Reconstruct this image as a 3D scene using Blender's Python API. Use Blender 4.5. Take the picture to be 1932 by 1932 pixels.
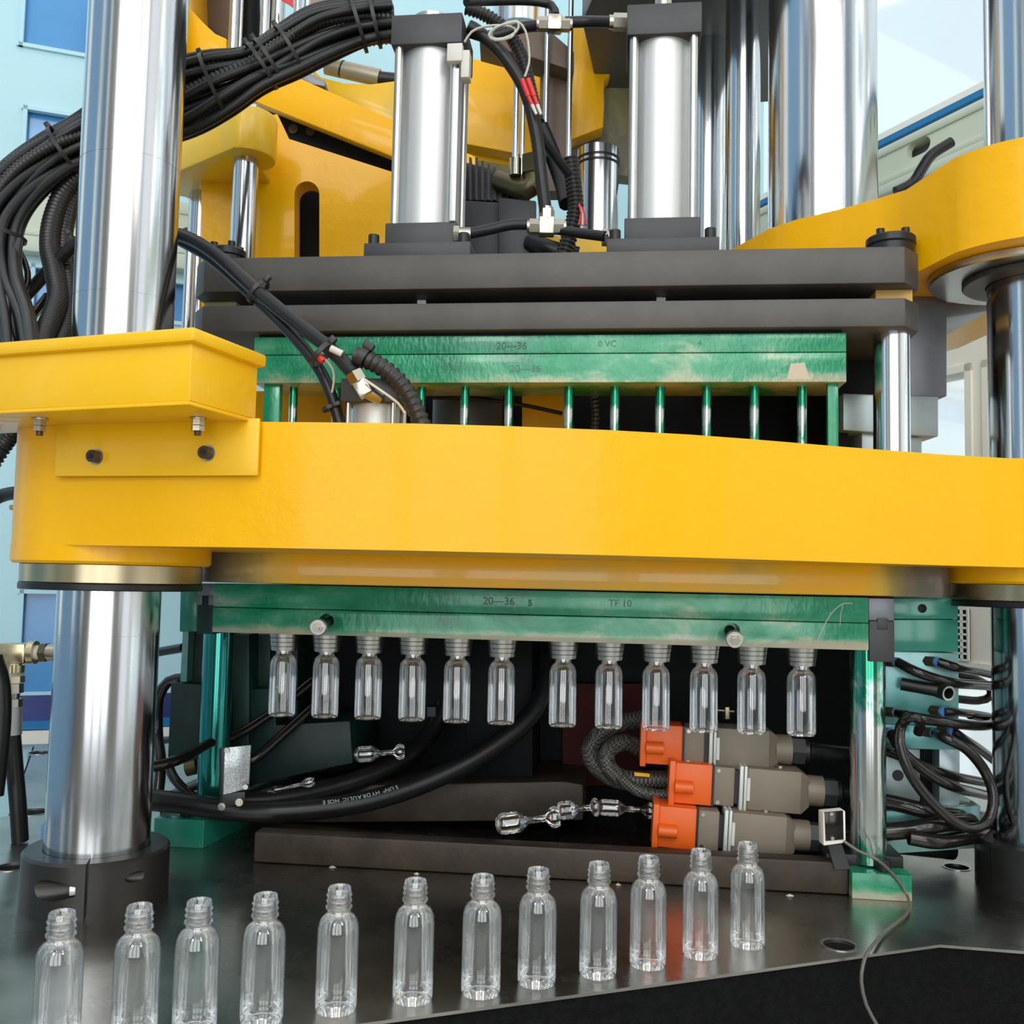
import bpy, bmesh, math, random
from mathutils import Vector, Matrix
from mathutils.geometry import delaunay_2d_cdt
random.seed(7)
for _o in list(bpy.data.objects): bpy.data.objects.remove(_o)
SC = bpy.context.scene
COL = SC.collection
LIFT = 1.285                     # height of the photographer's lens above the shop floor (bed top is 0.90 m)

# ---------------------------------------------------------------- camera, world, lights, exposure
PITCH, ROLL, FPX = math.radians(4.0), math.radians(1.2), 1855.0
_F = Vector((0, math.cos(PITCH), math.sin(PITCH)))
_u0 = Vector((0, -math.sin(PITCH), math.cos(PITCH))); _r0 = Vector((1, 0, 0))
_R = _r0*math.cos(ROLL) + _u0*math.sin(ROLL)
_U = _u0*math.cos(ROLL) - _r0*math.sin(ROLL)
cam_d = bpy.data.cameras.new('camera'); cam_d.sensor_width = 36; cam_d.lens = FPX/1932*36; cam_d.clip_start = .02
cam = bpy.data.objects.new('camera', cam_d); COL.objects.link(cam)
cam.matrix_world = Matrix(((_R.x, _U.x, -_F.x, 0), (_R.y, _U.y, -_F.y, 0), (_R.z, _U.z, -_F.z, LIFT), (0, 0, 0, 1)))
SC.camera = cam

W = bpy.data.worlds.new('daylight'); SC.world = W; W.use_nodes = True
_bg = W.node_tree.nodes['Background']
_bg.inputs['Color'].default_value = (.95, .98, 1.0, 1); _bg.inputs['Strength'].default_value = 1.0
def area_lamp(name, loc, target, sx, sy, power, color):
    d = bpy.data.lights.new(name, 'AREA'); d.shape = 'RECTANGLE'; d.size = sx; d.size_y = sy; d.energy = power; d.color = color
    o = bpy.data.objects.new(name, d); COL.objects.link(o); o.location = loc
    o.rotation_euler = (Vector(target)-Vector(loc)).to_track_quat('-Z', 'Y').to_euler()
    return o
# two lamps added over the photographer's aisle, for highlights and fill
area_lamp('added_fill_light', (-.9, -1.3, LIFT+2.3), (0, 1.1, LIFT), .5, 1.6, 22, (1, .97, .92))
area_lamp('added_fill_light', (1.3, -1.0, LIFT+2.3), (.2, 1.1, LIFT), .5, 1.6, 18, (1, .95, .88))
# area lights added in the three tall windows behind, to strengthen their daylight
for _x in (1.35, 0., -1.35):
    area_lamp('window_daylight', (_x, -3.12, LIFT+1.86), (_x, 3, LIFT+1.86), 1.1, 5.4, 33, (.97, .985, 1))
SC.view_settings.view_transform = 'Standard'; SC.view_settings.look = 'None'
SC.view_settings.exposure = .30; SC.view_settings.gamma = 1; SC.view_settings.use_curve_mapping = False

SC.cycles.max_bounces = 7; SC.cycles.diffuse_bounces = 3; SC.cycles.glossy_bounces = 5; SC.cycles.transparent_max_bounces = 16

# ---------------------------------------------------------------- picture-to-place helpers (lens at the origin here)
def ray(px, py): return _F*FPX + _R*(px-966) - _U*(py-966)
def pt(px, py, Y):
    d = ray(px, py); return d*(Y/d.y)
def pz(px, py, z):
    d = ray(px, py); return d*(z/d.z)
def pl(px, py, P0, n):
    d = ray(px, py); return d*(Vector(P0).dot(n)/d.dot(n))
# mould frame: u along the mould plates, v behind their front, z up
E1 = Vector((.9935, -.1137, 0)); E2 = Vector((.1137, .9935, 0)); O0 = Vector((0, 1.3125, 0))
DYAW = math.atan2(E1.y, E1.x)
def D(u, v, z): return O0 + E1*u + E2*v + Vector((0, 0, z))
def dp(px, py, v=0.):
    d = ray(px, py); t = (O0.dot(E2)+v)/d.dot(E2); P = d*t
    return (P-O0).dot(E1), P.z

# ---------------------------------------------------------------- materials
def nodes(name):
    m = bpy.data.materials.new(name); m.use_nodes = True
    nt = m.node_tree; return m, nt, nt.nodes['Principled BSDF']
def N(nt, typ, **kw):
    n = nt.nodes.new(typ)
    for k, v in kw.items():
        if k in n.inputs: n.inputs[k].default_value = v
        else: setattr(n, k, v)
    return n
def coord(nt, scale=(1, 1, 1)):
    t = N(nt, 'ShaderNodeTexCoord'); mp = N(nt, 'ShaderNodeMapping'); mp.inputs['Scale'].default_value = scale
    nt.links.new(t.outputs['Object'], mp.inputs['Vector']); return mp.outputs['Vector']
def ramp(nt, src, stops):
    r = N(nt, 'ShaderNodeValToRGB'); nt.links.new(src, r.inputs[0])
    while len(r.color_ramp.elements) < len(stops): r.color_ramp.elements.new(.5)
    for e, (p, c) in zip(r.color_ramp.elements, stops):
        e.position = p; e.color = (*c, 1) if len(c) == 3 else c
    return r.outputs[0]
def plain(name, col, rough=.5, metal=0., var=.0, scale=8., bump=0., bscale=60., stretch=(1, 1, 1), spec=.5, coat=0.):
    m, nt, b = nodes(name)
    b.inputs['Base Color'].default_value = (*col, 1); b.inputs['Roughness'].default_value = rough
    b.inputs['Metallic'].default_value = metal; b.inputs['Specular IOR Level'].default_value = spec
    b.inputs['Coat Weight'].default_value = coat; b.inputs['Coat Roughness'].default_value = .08
    if var or bump: v = coord(nt, stretch)
    if var:
        n = N(nt, 'ShaderNodeTexNoise', Scale=scale, Detail=5., Roughness=.6); nt.links.new(v, n.inputs['Vector'])
        c = ramp(nt, n.outputs[0], [(.3, tuple(x*(1-var) for x in col)), (.7, tuple(min(1, x*(1+var)) for x in col))])
        nt.links.new(c, b.inputs['Base Color'])
        rr = N(nt, 'ShaderNodeMapRange'); rr.inputs[3].default_value = max(.02, rough*.75); rr.inputs[4].default_value = min(1, rough*1.3)
        nt.links.new(n.outputs[0], rr.inputs[0]); nt.links.new(rr.outputs[0], b.inputs['Roughness'])
    if bump:
        n2 = N(nt, 'ShaderNodeTexNoise', Scale=bscale, Detail=4.); nt.links.new(v, n2.inputs['Vector'])
        bp = N(nt, 'ShaderNodeBump', Strength=bump, Distance=.002); nt.links.new(n2.outputs[0], bp.inputs['Height'])
        nt.links.new(bp.outputs[0], b.inputs['Normal'])
    return m
def patchy(name, a, c, scale=9., lo=.42, hi=.6, rough=.3, metal=.2, bump=.12, bscale=90., stretch=(1, 1, 1), third=None, coat=.3):
    """two paint/steel tones in irregular worn patches"""
    m, nt, b = nodes(name); v = coord(nt, stretch)
    n = N(nt, 'ShaderNodeTexNoise', Scale=scale, Detail=8., Roughness=.62, Distortion=.4); nt.links.new(v, n.inputs['Vector'])
    stops = [(lo, a), (hi, c)]
    if third: stops = [(lo-.14, third), (lo, a), (hi, c)]
    nt.links.new(ramp(nt, n.outputs[0], stops), b.inputs['Base Color'])
    b.inputs['Roughness'].default_value = rough; b.inputs['Metallic'].default_value = metal
    b.inputs['Coat Weight'].default_value = coat; b.inputs['Coat Roughness'].default_value = .12
    n2 = N(nt, 'ShaderNodeTexNoise', Scale=bscale, Detail=4.); nt.links.new(v, n2.inputs['Vector'])
    bp = N(nt, 'ShaderNodeBump', Strength=bump, Distance=.002); nt.links.new(n2.outputs[0], bp.inputs['Height'])
    nt.links.new(bp.outputs[0], b.inputs['Normal'])
    return m
def clear(name, tint, gloss=1.0, edge=.5, blend=.45):
    """thin clear plastic or glass: transparent wall with a Fresnel gloss"""
    m = bpy.data.materials.new(name); m.use_nodes = True; nt = m.node_tree; nt.nodes.clear()
    o = N(nt, 'ShaderNodeOutputMaterial'); mix = N(nt, 'ShaderNodeMixShader')
    t = N(nt, 'ShaderNodeBsdfTransparent'); t.inputs[0].default_value = (*tint, 1)
    g = N(nt, 'ShaderNodeBsdfGlossy'); g.inputs['Color'].default_value = (gloss, gloss, gloss, 1); g.inputs['Roughness'].default_value = .04
    lw = N(nt, 'ShaderNodeLayerWeight', Blend=blend)
    mr = N(nt, 'ShaderNodeMapRange'); mr.inputs[3].default_value = .05; mr.inputs[4].default_value = edge
    nt.links.new(lw.outputs['Fresnel'], mr.inputs[0]); nt.links.new(mr.outputs[0], mix.inputs[0])
    nt.links.new(t.outputs[0], mix.inputs[1]); nt.links.new(g.outputs[0], mix.inputs[2]); nt.links.new(mix.outputs[0], o.inputs[0])
    return m
YEL = plain('yellow_enamel', (.90, .455, .0), .34, var=.04, scale=5, bump=.55, bscale=48, coat=.12, spec=.28)
YELB = plain('yellow_sheet_enamel', (.90, .50, .001), .34, var=.02, scale=4, coat=.3)
YELW = patchy('yellow_enamel_worn', (.93, .55, .01), (.72, .50, .06), 6, .45, .7, .35, 0, .1, 60, coat=.2)
CHROME = plain('hard_chrome', (.60, .62, .65), .15, 1., var=.05, scale=14, stretch=(1, 1, .05))
CHROME2 = plain('hard_chrome_dull', (.72, .74, .76), .16, 1., var=.06, scale=14, stretch=(1, 1, .05))
STEEL = plain('machined_steel', (.50, .49, .46), .3, 1., var=.12, scale=20)
BRASSY = plain('bronze_tinted_ring', (.50, .42, .27), .28, 1., var=.15, scale=14, stretch=(1, 1, .2))
ALU = plain('anodised_aluminium', (.62, .63, .63), .47, .75, var=.03, scale=5, stretch=(1, 1, .2))
NICK = plain('nickel_fitting', (.46, .43, .36), .26, 1.)
ZINC = plain('zinc_fitting', (.62, .52, .33), .28, 1., var=.12, scale=30)
BLKOX = plain('blackened_steel_plate', (.074, .068, .064), .45, .3, var=.30, scale=9, bump=.06, bscale=120)
DKGREY = plain('dark_grey_anodised', (.045, .046, .049), .45, .2, var=.08, scale=12)
BLKSCREW = plain('black_oxide_screw', (.028, .028, .03), .4, .5)
BROWNSCREW = plain('browned_screw', (.09, .055, .03), .4, .6)
RUB = plain('black_rubber', (.010, .010, .011), .36, 0, var=.15, scale=30, spec=.38)
PU = plain('glossy_black_tube', (.013, .011, .010), .16, 0)
CORR = plain('black_corrugated_plastic', (.018, .017, .016), .36, 0)
TIE = plain('black_nylon_tie', (.02, .02, .021), .45)
GREEN = patchy('green_dye_on_steel', (.008, .215, .105), (.24, .40, .29), 7, .5, .72, .26, .25, .25, 70, stretch=(1, 1, 1.6), third=(.004, .16, .085))
def die_green(name, zlo, zhi, edge, bump, bscale):
    """green layout dye on steel, worn to bare cream metal in patches and along the lower rim (zlo..zhi above the object's base)"""
    m, nt, b = nodes(name); v = coord(nt, (1, 1, 1.7))
    n = N(nt, 'ShaderNodeTexNoise', Scale=7., Detail=9., Roughness=.65, Distortion=.5); nt.links.new(v, n.inputs['Vector'])
    tc = N(nt, 'ShaderNodeTexCoord'); sx = N(nt, 'ShaderNodeSeparateXYZ'); nt.links.new(tc.outputs['Object'], sx.inputs[0])
    mr = N(nt, 'ShaderNodeMapRange'); mr.inputs[1].default_value = zlo; mr.inputs[2].default_value = zhi; mr.inputs[3].default_value = edge; mr.inputs[4].default_value = 0
    nt.links.new(sx.outputs[2], mr.inputs[0])
    ad = N(nt, 'ShaderNodeMath', operation='ADD'); nt.links.new(n.outputs[0], ad.inputs[0]); nt.links.new(mr.outputs[0], ad.inputs[1])
    nt.links.new(ramp(nt, ad.outputs[0], [(.34, (.006, .13, .075)), (.50, (.006, .24, .115)), (.60, (.05, .30, .165)), (.73, (.36, .42, .29)), (.86, (.48, .42, .31))]), b.inputs['Base Color'])
    b.inputs['Roughness'].default_value = .26; b.inputs['Metallic'].default_value = .15; b.inputs['Coat Weight'].default_value = .4; b.inputs['Coat Roughness'].default_value = .12
    v2 = coord(nt, (1.6, 1, .8)); n2 = N(nt, 'ShaderNodeTexNoise', Scale=bscale, Detail=4.); nt.links.new(v2, n2.inputs['Vector'])
    bp = N(nt, 'ShaderNodeBump', Strength=bump, Distance=.002); nt.links.new(n2.outputs[0], bp.inputs['Height']); nt.links.new(bp.outputs[0], b.inputs['Normal'])
    return m
GREENS = die_green('green_dye_on_die', .002, .016, .30, .30, 80.)
GREENW = die_green('wet_green_dye_on_bar', .002, .018, .16, .60, 130.)
GREEND = patchy('dark_green_dye_on_steel', (.0015, .017, .015), (.005, .040, .032), 7, .4, .65, .5, .0, .15, 60, coat=0)
TEAL = patchy('teal_stained_steel', (.10, .32, .31), (.30, .42, .41), 6, .38, .66, .3, .4, .12, 60, third=(.02, .22, .17))
GREENB = patchy('green_side_block', (.006, .20, .14), (.02, .25, .17), 6, .4, .6, .25, .1, .1, 60, coat=.5)
ROD = patchy('green_smeared_rod', (.55, .60, .55), (.015, .26, .14), 34, .40, .48, .15, .9, .0, 60, stretch=(1, 1, .6))
POSTG = patchy('green_smeared_chrome', (.62, .66, .64), (.03, .33, .20), 16, .455, .55, .14, .92, .0, 60, stretch=(1, 1, .55))
POSTD = patchy('green_coated_chrome', (.03, .30, .26), (.62, .60, .50), 13, .62, .66, .13, .85, .0, 60, stretch=(1, 1, .8))
BED = plain('oily_machine_bed_steel', (.42, .40, .365), .27, 1., var=.30, scale=7, bump=.06, bscale=150)
BEDSIDE = plain('rough_black_casting', (.005, .005, .0055), .8, 0, var=.6, scale=120, bump=1.0, bscale=300, spec=.12)
BROWN = plain('oiled_brown_steel', (.042, .030, .021), .5, .2, var=.55, scale=14, bump=.25, bscale=120)
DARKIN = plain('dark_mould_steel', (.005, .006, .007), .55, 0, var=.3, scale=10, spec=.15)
COLLAR = plain('dark_collar_steel', (.045, .043, .041), .34, .6, var=.2, scale=12)
ORANGE = plain('orange_connector_plastic', (.86, .135, .012), .38, 0)
TAUPE = plain('taupe_diecast_hood', (.23, .19, .145), .5, .1, var=.06, scale=20)
GASK = plain('white_gasket_clip', (.62, .64, .60), .35, .2)
WHITE = plain('white_plastic', (.60, .58, .53), .45)
RED = plain('red_heat_shrink', (.62, .03, .03), .45)
BLUEF = plain('blue_release_ring', (.09, .24, .52), .35)
CREAMW = plain('cream_wire', (.55, .53, .45), .45)
PET = clear('clear_pet', (.975, .985, .99), 1., .75, .5)
GLASS = clear('window_glass', (.93, .97, .97), 1., .4)
BLUEGL = plain('blue_tinted_panel', (.10, .36, .74), .18, 0, var=.25, scale=1.3, coat=.3)
NAVY = plain('navy_sill', (.03, .05, .22), .35, 0, var=.3, scale=5)
BLUELINE = plain('blue_seal_strip', (.0, .17, .42), .4)
PANEL = plain('pale_cyan_panel', (.50, .78, .87), .42, 0, var=.03, scale=2)
CREAMF = plain('pale_green_frame', (.60, .66, .54), .45, 0, var=.04, scale=3)
BEIGE = plain('beige_wall_panel', (.90, .87, .78), .6, 0, var=.03, scale=3)
WALLW = plain('beige_hall_wall', (.33, .29, .24), .7, 0, var=.06, scale=1)
WALLB = plain('blue_hall_wall', (.24, .42, .60), .6, 0, var=.06, scale=1)
FLOORM = plain('grey_shop_floor', (.36, .36, .34), .45, 0, var=.12, scale=2)
REFL = None
INK = plain('dark_stamped_mark', (.02, .09, .055), .5)
INKL = plain('faint_scribed_mark', (.045, .16, .10), .5)
HOSEINK = plain('pale_hose_print', (.42, .50, .47), .5)
BRWNCAR = plain('brown_painted_carriage', (.115, .075, .05), .5, 0, var=.1)
DARKPL = plain('dark_blue_grey_platen', (.085, .10, .115), .4, .3, var=.15, scale=5)
GREYBLK = plain('blue_grey_steel_block', (.20, .21, .24), .4, .4, var=.1)
PALEBLK = plain('pale_machined_block', (.42, .50, .52), .35, .5, var=.12)
BRASSG = plain('olive_brass_elbow', (.10, .085, .04), .35, .6, var=.2)
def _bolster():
    m, nt, b = nodes('yellow_enamel_grey_ends'); v = coord(nt)
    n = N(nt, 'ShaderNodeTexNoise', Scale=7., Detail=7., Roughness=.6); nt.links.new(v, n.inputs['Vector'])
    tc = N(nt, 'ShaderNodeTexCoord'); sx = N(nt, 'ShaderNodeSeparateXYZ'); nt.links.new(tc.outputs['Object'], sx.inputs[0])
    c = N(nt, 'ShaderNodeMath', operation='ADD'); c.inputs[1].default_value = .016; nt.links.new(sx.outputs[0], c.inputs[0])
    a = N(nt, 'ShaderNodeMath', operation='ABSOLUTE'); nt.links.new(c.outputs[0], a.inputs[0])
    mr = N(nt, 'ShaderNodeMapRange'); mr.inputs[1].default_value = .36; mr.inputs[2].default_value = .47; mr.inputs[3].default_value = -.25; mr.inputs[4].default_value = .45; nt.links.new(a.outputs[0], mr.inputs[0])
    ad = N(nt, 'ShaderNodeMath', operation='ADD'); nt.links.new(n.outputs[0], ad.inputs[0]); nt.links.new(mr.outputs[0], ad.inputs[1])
    nt.links.new(ramp(nt, ad.outputs[0], [(.25, (.90, .46, .002)), (.42, (.72, .46, .05)), (.62, (.30, .22, .06)), (.85, (.14, .12, .09))]), b.inputs['Base Color'])  # yellow turns grey-brown towards both ends
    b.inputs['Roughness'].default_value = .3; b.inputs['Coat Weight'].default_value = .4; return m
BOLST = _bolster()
def _refl():
    m, nt, b = nodes('reflector_sheet'); v = coord(nt, (420, 420, 420))
    c = N(nt, 'ShaderNodeTexVoronoi', Scale=1.); nt.links.new(v, c.inputs['Vector'])
    nt.links.new(ramp(nt, c.outputs['Distance'], [(.15, (.62, .64, .65)), (.6, (.36, .39, .41))]), b.inputs['Base Color'])
    b.inputs['Roughness'].default_value = .25; b.inputs['Metallic'].default_value = .5; return m
REFL = _refl()

# ---------------------------------------------------------------- mesh building
def rotz(a): return Matrix.Rotation(a, 4, 'Z')
class MB:
    def __init__(s): s.v = []; s.f = []
    def add(s, vs, fs, M=None):
        k = len(s.v)
        s.v += [tuple(M @ Vector(p)) if M else tuple(p) for p in vs]
        s.f += [tuple(i+k for i in f) for f in fs]; return s
    def box(s, c, d, M=None):
        x, y, z = c; a, b, h = d[0]/2, d[1]/2, d[2]/2
        vs = [(x+i*a, y+j*b, z+k*h) for k in (-1, 1) for j in (-1, 1) for i in (-1, 1)]
        return s.add(vs, [(0, 2, 3, 1), (4, 5, 7, 6), (0, 1, 5, 4), (2, 6, 7, 3), (0, 4, 6, 2), (1, 3, 7, 5)], M)
    def prism(s, base, vec, M=None):
        """base: list of 3-D points of one cap, extruded along vec"""
        n = len(base); b = [Vector(p) for p in base]; t = [p+Vector(vec) for p in b]
        fs = [tuple(range(n))[::-1], tuple(range(n, 2*n))] + [(i, (i+1) % n, n+(i+1) % n, n+i) for i in range(n)]
        return s.add(b+t, fs, M)
    def zprism(s, poly, z0, z1, M=None): return s.prism([(x, y, z0) for x, y in poly], (0, 0, z1-z0), M)
    def lathe(s, prof, n=32, M=None, a0=0., a1=2*math.pi, cap=True):
        full = abs(a1-a0-2*math.pi) < 1e-6; m = n if full else n+1; k = len(prof); vs = []; fs = []
        for i in range(m):
            a = a0+(a1-a0)*i/n; c, q = math.cos(a), math.sin(a)
            vs += [(r*c, r*q, z) for r, z in prof]
        for i in range(n):
            j = (i+1) % m
            for q in range(k-1): fs.append((i*k+q, j*k+q, j*k+q+1, i*k+q+1))
        if cap and full:
            if prof[0][0] > 1e-6: fs.append(tuple(i*k for i in range(m))[::-1])
            if prof[-1][0] > 1e-6: fs.append(tuple(i*k+k-1 for i in range(m)))
        if not full:
            fs.append(tuple(range(k))); fs.append(tuple((m-1)*k+q for q in range(k))[::-1])
        return s.add(vs, fs, M)
    def cyl(s, p0, p1, r, n=24, r1=None, bev=0.):
        p0, p1 = Vector(p0), Vector(p1); d = p1-p0; L = d.length
        M = Matrix.Translation(p0) @ d.to_track_quat('Z', 'Y').to_matrix().to_4x4()
        r1 = r if r1 is None else r1
        pr = [(r, 0), (r1, L)] if not bev else [(r-bev, 0), (r, bev), (r1, L-bev), (r1-bev, L)]
        return s.lathe(pr, n, M)
    def hexa(s, p0, p1, r): return s.cyl(p0, p1, r, 6)
    def tube(s, pts, r, n=10, step=.012, ribs=None, smooth=True):
        P = [Vector(p) for p in pts]
        if smooth and len(P) > 2:
            Q = []; E = [P[0]*2-P[1]]+P+[P[-1]*2-P[-2]]
            for i in range(1, len(E)-2):
                a, b, c, d = E[i-1], E[i], E[i+1], E[i+2]; m = max(2, int((c-b).length/step))
                for j in range(m):
                    t = j/m
                    Q.append(.5*((2*b)+(c-a)*t+(2*a-5*b+4*c-d)*t*t+(3*b-a-3*c+d)*t**3))
            P = Q+[P[-1]]
        elif len(P) == 2 and ribs:
            m = max(2, int((P[1]-P[0]).length/step)); P = [P[0].lerp(P[1], j/m) for j in range(m+1)]
        if ribs:                      # resample evenly, alternate radius
            L = [0]
            for a, b in zip(P, P[1:]): L.append(L[-1]+(b-a).length)
            m = int(L[-1]/ribs); Q = []; j = 0
            for i in range(m+1):
                t = L[-1]*i/m
                while j < len(L)-2 and L[j+1] < t: j += 1
                Q.append(P[j].lerp(P[j+1], min(1, (t-L[j])/max(1e-9, L[j+1]-L[j]))))
            P = Q
        m = len(P); T = [(P[min(i+1, m-1)]-P[max(i-1, 0)]).normalized() for i in range(m)]
        nrm = T[0].orthogonal().normalized(); vs = []
        for i in range(m):
            nrm = (nrm-T[i]*nrm.dot(T[i])).normalized(); bn = T[i].cross(nrm)
            rr = r if not ribs else (r if (i//2) % 2 == 0 else r*.82)
            for j in range(n):
                a = 2*math.pi*j/n; vs.append(P[i]+(nrm*math.cos(a)+bn*math.sin(a))*rr)
        fs = [(i*n+j, i*n+(j+1) % n, (i+1)*n+(j+1) % n, (i+1)*n+j) for i in range(m-1) for j in range(n)]
        fs += [tuple(range(n))[::-1], tuple((m-1)*n+j for j in range(n))]
        return s.add(vs, fs)
    def mesh(s, name, bevel=0., seg=2):
        me = bpy.data.meshes.new(name); me.from_pydata([tuple(p) for p in s.v], [], s.f)
        bm = bmesh.new(); bm.from_mesh(me)
        bmesh.ops.recalc_face_normals(bm, faces=bm.faces)
        if bevel:
            ed = [e for e in bm.edges if len(e.link_faces) == 2 and e.calc_face_angle(0) > .6]
            bmesh.ops.bevel(bm, geom=ed, offset=bevel, segments=seg, affect='EDGES', profile=.5, clamp_overlap=True)
        bm.to_mesh(me); bm.free(); return me
def holed(outline, holes, z0, z1):
    """plan outline with round or free holes, as a solid between two heights"""
    loops = [outline]+holes; vs = []; ed = []; k = 0
    for L in loops:
        vs += [Vector((p[0], p[1])) for p in L]; n = len(L)
        ed += [(k+i, k+(i+1) % n) for i in range(n)]; k += n
    V, _, Fc, *_r = delaunay_2d_cdt(vs, ed, [], 1, 1e-6)
    def inside(p, L):
        c = False
        for i in range(len(L)):
            a, b = L[i], L[i-1]
            if (a[1] > p[1]) != (b[1] > p[1]) and p[0] < (b[0]-a[0])*(p[1]-a[1])/(b[1]-a[1])+a[0]: c = not c
        return c
    keep = []
    for f in Fc:
        cx = sum(V[i].x for i in f)/len(f); cy = sum(V[i].y for i in f)/len(f)
        if inside((cx, cy), outline) and not any(inside((cx, cy), h) for h in holes): keep.append(tuple(f))
    m = MB(); n = len(V)
    v3 = [(p.x, p.y, z1) for p in V]+[(p.x, p.y, z0) for p in V]
    fs = keep+[tuple(i+n for i in f)[::-1] for f in keep]; cnt = {}
    for f in keep:
        for a, b in zip(f, f[1:]+f[:1]): cnt[(a, b)] = 1
    for (a, b) in cnt:
        if (b, a) not in cnt: fs.append((b, a, a+n, b+n))
    m.add(v3, fs); return m
def circle(x, y, r, n=28, a0=0): return [(x+r*math.cos(a0+2*math.pi*i/n), y+r*math.sin(a0+2*math.pi*i/n)) for i in range(n)]

# ---------------------------------------------------------------- things and parts
OFF = {}
def setp(o, label=None, cat=None, group=None, kind=None):
    if label: o['label'] = label
    if cat: o['category'] = cat
    if group: o['group'] = group
    if kind: o['kind'] = kind
    return o
def _finish(me, mat, smooth):
    me.materials.append(mat)
    if smooth:
        for p in me.polygons: p.use_smooth = True
        me.set_sharp_from_angle(angle=math.radians(smooth))
def thing(name, label, cat, loc, group=None, kind=None):
    o = bpy.data.objects.new(name, None); COL.objects.link(o); o.location = loc; o.empty_display_size = .02
    OFF[o.name] = Vector(loc); return setp(o, label, cat, group, kind)
def part(name, mb, mat, parent, label=None, bevel=0., smooth=35, kind=None, local=False):
    me = mb.mesh(name, bevel) if isinstance(mb, MB) else mb
    off = Vector((0, 0, 0)) if local else OFF[parent.name]
    if off.length: me.transform(Matrix.Translation(-off))
    _finish(me, mat, smooth)
    o = bpy.data.objects.new(name, me); COL.objects.link(o); o.parent = parent
    OFF[o.name] = off.copy(); return setp(o, label, None, None, kind)
def solo(name, mb, mat, label, cat, group=None, bevel=0., smooth=35, kind=None, loc=None):
    me = mb.mesh(name, bevel) if isinstance(mb, MB) else mb
    if loc is None:
        xs = [v.co for v in me.vertices]
        loc = ((min(p.x for p in xs)+max(p.x for p in xs))/2, (min(p.y for p in xs)+max(p.y for p in xs))/2, min(p.z for p in xs))
    me.transform(Matrix.Translation(-Vector(loc))); _finish(me, mat, smooth)
    o = bpy.data.objects.new(name, me); COL.objects.link(o); o.location = loc; OFF[o.name] = Vector(loc)
    return setp(o, label, cat, group, kind)
def dup(root, loc, rz=0., label=None, scale=None):
    r = root.copy(); COL.objects.link(r); r.location = loc; r.rotation_euler = (0, 0, rz); OFF[r.name] = Vector(loc)
    if label: r['label'] = label
    for ch in root.children:
        c = ch.copy(); COL.objects.link(c); c.parent = r
        for g in ch.children:
            q = g.copy(); COL.objects.link(q); q.parent = c
    return r
def slab(poly, Y, th, slope=None):
    """outline at depth Y with a real thickness going back"""
    m = MB(); return m.prism([pt(x, y, Y) for x, y in poly], (0, th, 0))
def dslab(poly, v, th):
    """outline in the mould frame plane v, thickness th going back"""
    m = MB(); b = []
    for x, y in poly:
        u, z = dp(x, y, v); b.append(D(u, v, z))
    return m.prism(b, E2*th)
def dbox(u0, u1, v0, v1, z0, z1):
    m = MB(); return m.prism([D(u0, v0, z0), D(u1, v0, z0), D(u1, v1, z0), D(u0, v1, z0)], (0, 0, z1-z0))
def text_mesh(s, size, origin, xdir, updir, depth=.0006, font_w=0.):
    c = bpy.data.curves.new('stamp', 'FONT'); c.body = s; c.size = size; c.extrude = depth; c.offset = font_w; c.resolution_u = 3
    o = bpy.data.objects.new('stamp', c); COL.objects.link(o)
    bpy.context.view_layer.update()
    me = bpy.data.meshes.new_from_object(o.evaluated_get(bpy.context.evaluated_depsgraph_get()))
    bpy.data.objects.remove(o); bpy.data.curves.remove(c)
    x = Vector(xdir).normalized(); z = x.cross(Vector(updir)).normalized(); y = z.cross(x)
    me.materials.clear()
    me.transform(Matrix(((x.x, y.x, z.x, origin[0]), (x.y, y.y, z.y, origin[1]), (x.z, y.z, z.z, origin[2]), (0, 0, 0, 1))))
    return me
def cut(o, cutters):
    """subtract builder shapes (given in place) from a mesh object"""
    tmp = []
    for c in cutters:
        me = c.mesh('cutter'); me.transform(Matrix.Translation(-OFF[o.name])); q = bpy.data.objects.new('cutter', me); COL.objects.link(q)
        if o.parent: q.location = o.parent.location
        else: q.location = o.location
        tmp.append(q); md = o.modifiers.new('b', 'BOOLEAN'); md.object = q; md.operation = 'DIFFERENCE'; md.solver = 'EXACT'
    bpy.context.view_layer.update()
    me = bpy.data.meshes.new_from_object(o.evaluated_get(bpy.context.evaluated_depsgraph_get()))
    o.modifiers.clear(); old = o.data; o.data = me; me.set_sharp_from_angle(angle=math.radians(35))
    for q in tmp:
        bpy.data.objects.remove(q)
def lift_all():
    for o in COL.objects:
        if o.parent is None and o.type not in ('CAMERA', 'LIGHT'): o.location.z += LIFT
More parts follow.
